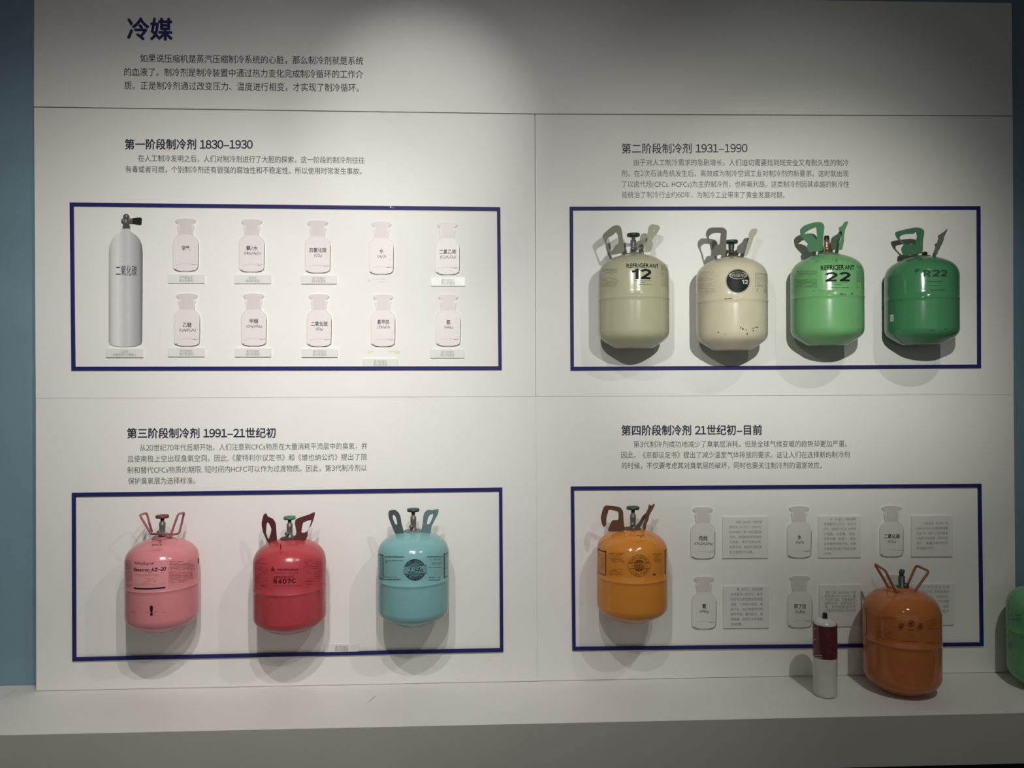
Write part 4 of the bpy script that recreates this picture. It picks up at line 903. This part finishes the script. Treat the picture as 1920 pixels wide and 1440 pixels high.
T.rect(mb, 1224, 1230, 1076, 1078.5)
for (x0, x1, y0, y1) in ((1121, 1136.5, 1032, 1034), (1134.8, 1136.5, 1032, 1077), (1121, 1136, 1075.5, 1077), (1246.5, 1248, 1032, 1077), (1246.5, 1250, 1031, 1033)): T.rect(mb, x0, x1, y0, y1)
T.dashes(mb, 1122, 1133, 1038, 1072, 10, .9, .8, 9, ragged=False); mb.build('lettering', inko2, t, fixn=False)

# ---- things standing on the shelf
T = Tank(1617.5, 1767.5, 1220, Y=-.140)
if True:
    zbot = SH; hb_ = (T.Z-zbot)/T.R
    PS = PROF
    t = make_tank(T, 'large burnt orange gas tank with wire handles standing on the shelf', paint_rust, zs=(hb_-.02)/1.37, zt=1.42, group='gas tanks standing on the shelf', fa=30, fr=.42)
    h_ = hd('copper brown wire', (.26, .105, .07), .28)
    collar(T, t, paint_rust, 1.385, .034)
    wire_handle(T, t, h_, [(1672, 1104, .0), (1665, 1100, .02), (1640, 1057, .035), (1660, 1070, -.035), (1680, 1110.5, -.036), (1713, 1111.5, -.036)], .0042)
    wire_handle(T, t, h_, [(1680, 1110.5, -.036), (1713, 1111.5, -.036), (1742, 1071, -.025), (1718, 1060, .035), (1700, 1100, .03), (1690, 1106, .02)], .0042)
    c0 = (T.X, T.Y, T.Z+1.38*T.R)
    mb = MB().lathe(c0, [(.016, -.008), (.016, .008), (.0105, .012), (.0105, .042), (.007, .045)], 20)
    mb.tube([(c0[0], c0[1], c0[2]+.012), (c0[0]+.020, c0[1]-.006, c0[2]+.012)], .009, 12); mb.build('valve_stem', mat('dark grey green metal', (.075, .085, .07), .4, metal=.4), t)
    MB().tube([(c0[0], c0[1], c0[2]+.044), (c0[0]-.001, c0[1], c0[2]+.053), (c0[0]+.003, c0[1], c0[2]+.062), (c0[0]+.004, c0[1], c0[2]+.066)], [.006, .0085, .0085, .006], 14).build('valve_cap', knob_g, t)
    mb = MB()
    for dx in (-17.5, 0, 17.5):
        yy = 1172+(3 if dx else -3); T.ring(mb, 1707.5+dx, yy, 6.2, 5.2, PI*.1 if dx < 0 else -PI*.9, PI*1.6 if dx < 0 else PI*.6); T.ring(mb, 1707.5+dx, yy, 2.6, 0); [T.ring(mb, 1707.5+dx+4*math.cos(q), yy+4*math.sin(q), .8, 0, n=8) for q in (0, 1.05, 2.1, 3.14, 4.2, 5.25)]
    T.dashes(mb, 1702, 1714, 1180, 1182.5, 1, 1.6, 1, 3); T.dashes(mb, 1690, 1725, 1200.5, 1204, 1, 1.3, .9, 4); mb.build('lettering', inko2, t, fixn=False, kind='stuff')
    mb = MB(); T.dashes(mb, 1642, 1682, 1156, 1162, 2, .9, .6, 5); T.dashes(mb, 1641, 1680, 1183, 1200, 7, .9, .75, 6); T.dashes(mb, 1690, 1718, 1184, 1196, 4, .7, .5, 7); T.dashes(mb, 1735, 1758, 1160, 1186, 9, .9, .7, 8); T.dashes(mb, 1735, 1762, 1202, 1208, 2, 1.2, .8, 9)
    for (x0, x1, y0, y1) in ((1620, 1624.5, 1140, 1141.5), (1624, 1625, 1140, 1192),): T.rect(mb, x0, x1, y0, y1)
    mb.build('small_print', inko, t, fixn=False)
# green tank cut by the right edge
T = Tank(1886, 2034, 1205, Y=-.145)
hb_ = (T.Z-SH)/T.R
t = make_tank(T, 'green gas tank at the far right end of the shelf', paint_sgreen, zs=(hb_-.02)/1.37, zt=1.42, group='gas tanks standing on the shelf')
collar(T, t, paint_sgreen, 1.385); strap_handle(T, t, hd('green handle', (.10, .27, .13)), 20, 1.37); strap_handle(T, t, hd('green handle', (.10, .27, .13)), 330, 1.37)
valve(T, t, 1.38, None, knob_g)
mb = MB(); T.dashes(mb, 1893, 1915, 1151, 1156, 1, 1.8, .8, 3); T.dashes(mb, 1894, 1918, 1159, 1164, 1, 1.8, .8, 4); T.dashes(mb, 1896, 1918, 1186, 1191, 1, 1.5, .8, 5); mb.build('lettering', inkg2, t, fixn=False, kind='stuff')

# small white can with a maroon label
cy = at_z(1547.5, 1303, SH)
cY = float(cy[1]); cX = float(at_z(1547.3, 1303, SH)[0])
dep = (np.array([cX, cY, SH])-CAM)@FX
cr_ = 21.7/F_PX*dep*.985
Hc = (at(1547, 1159, cY)[2]-SH)
t = thing('gas_can', (cX, cY, SH), 'small white gas can with a maroon label and black cap on the shelf', 'gas can')
white = mat('white enamel', (.60, .60, .54), .22, noise=.03, nscale=30)
MB().lathe((cX, cY, SH), [(cr_*.80, 0), (cr_*.93, .003), (cr_*.99, .008), (cr_*.985, .020), (cr_, .022), (cr_, Hc-.030), (cr_*.985, Hc-.022), (cr_*.90, Hc-.012), (cr_*.70, Hc-.004), (cr_*.45, Hc), (cr_*.32, Hc)], 56).build('can_body', white, t)
zl0 = at(1547, 1238.0, cY-cr_)[2]; zl1 = at(1549, 1175.5, cY-cr_)[2]
maroon = mat('maroon label', (.095, .022, .026), .22, noise=.12, nscale=40)
MB().lathe((cX, cY, 0), [(cr_*1.008, zl0), (cr_*1.012, zl0+.001), (cr_*1.012, zl1-.001), (cr_*1.008, zl1)], 56, caps=False).build('label', maroon, t)
MB().lathe((cX, cY, SH+Hc-.003), [(.0105, 0), (.0105, .004), (.009, .005)], 24).build('valve_seat', M['steel'], t)
zc1 = at(1547, 1149, cY)[2]
MB().lathe((cX, cY, SH+Hc), [(.0072, 0), (.0078, .002), (.0074, zc1-SH-Hc-.002), (.0066, zc1-SH-Hc)], 24).build('cap', M['black'], t)
class CanT(Tank):
    def __init__(s): s.X, s.Y, s.Z, s.R = cX, cY, SH, cr_*1.012
CT = CanT()
mb = MB(); CT.dashes(mb, 1548, 1566, 1185, 1226, 13, 1.1, .85, 4, wmin=3, wmax=9); mb.build('small_print', mat('dull brown print', (.15, .075, .06), .4), t, fixn=False)
mb = MB(); v4, f4 = text_mesh('GAS', .02, 0); 
for k, (x0, x1, y0, y1) in enumerate(((1527, 1530, 1177, 1185), (1526.5, 1531, 1196, 1206))): CT.ring(mb, (x0+x1)/2, (y0+y1)/2, 3, 1.8, .4, 3.4, 14)
CT.dashes(mb, 1527, 1542, 1227, 1235, 2, 2.2, .9, 12, wmin=1.5, wmax=3)
mb.build('lettering', mat('pale label print', (.42, .36, .35), .4), t, fixn=False, kind='stuff')
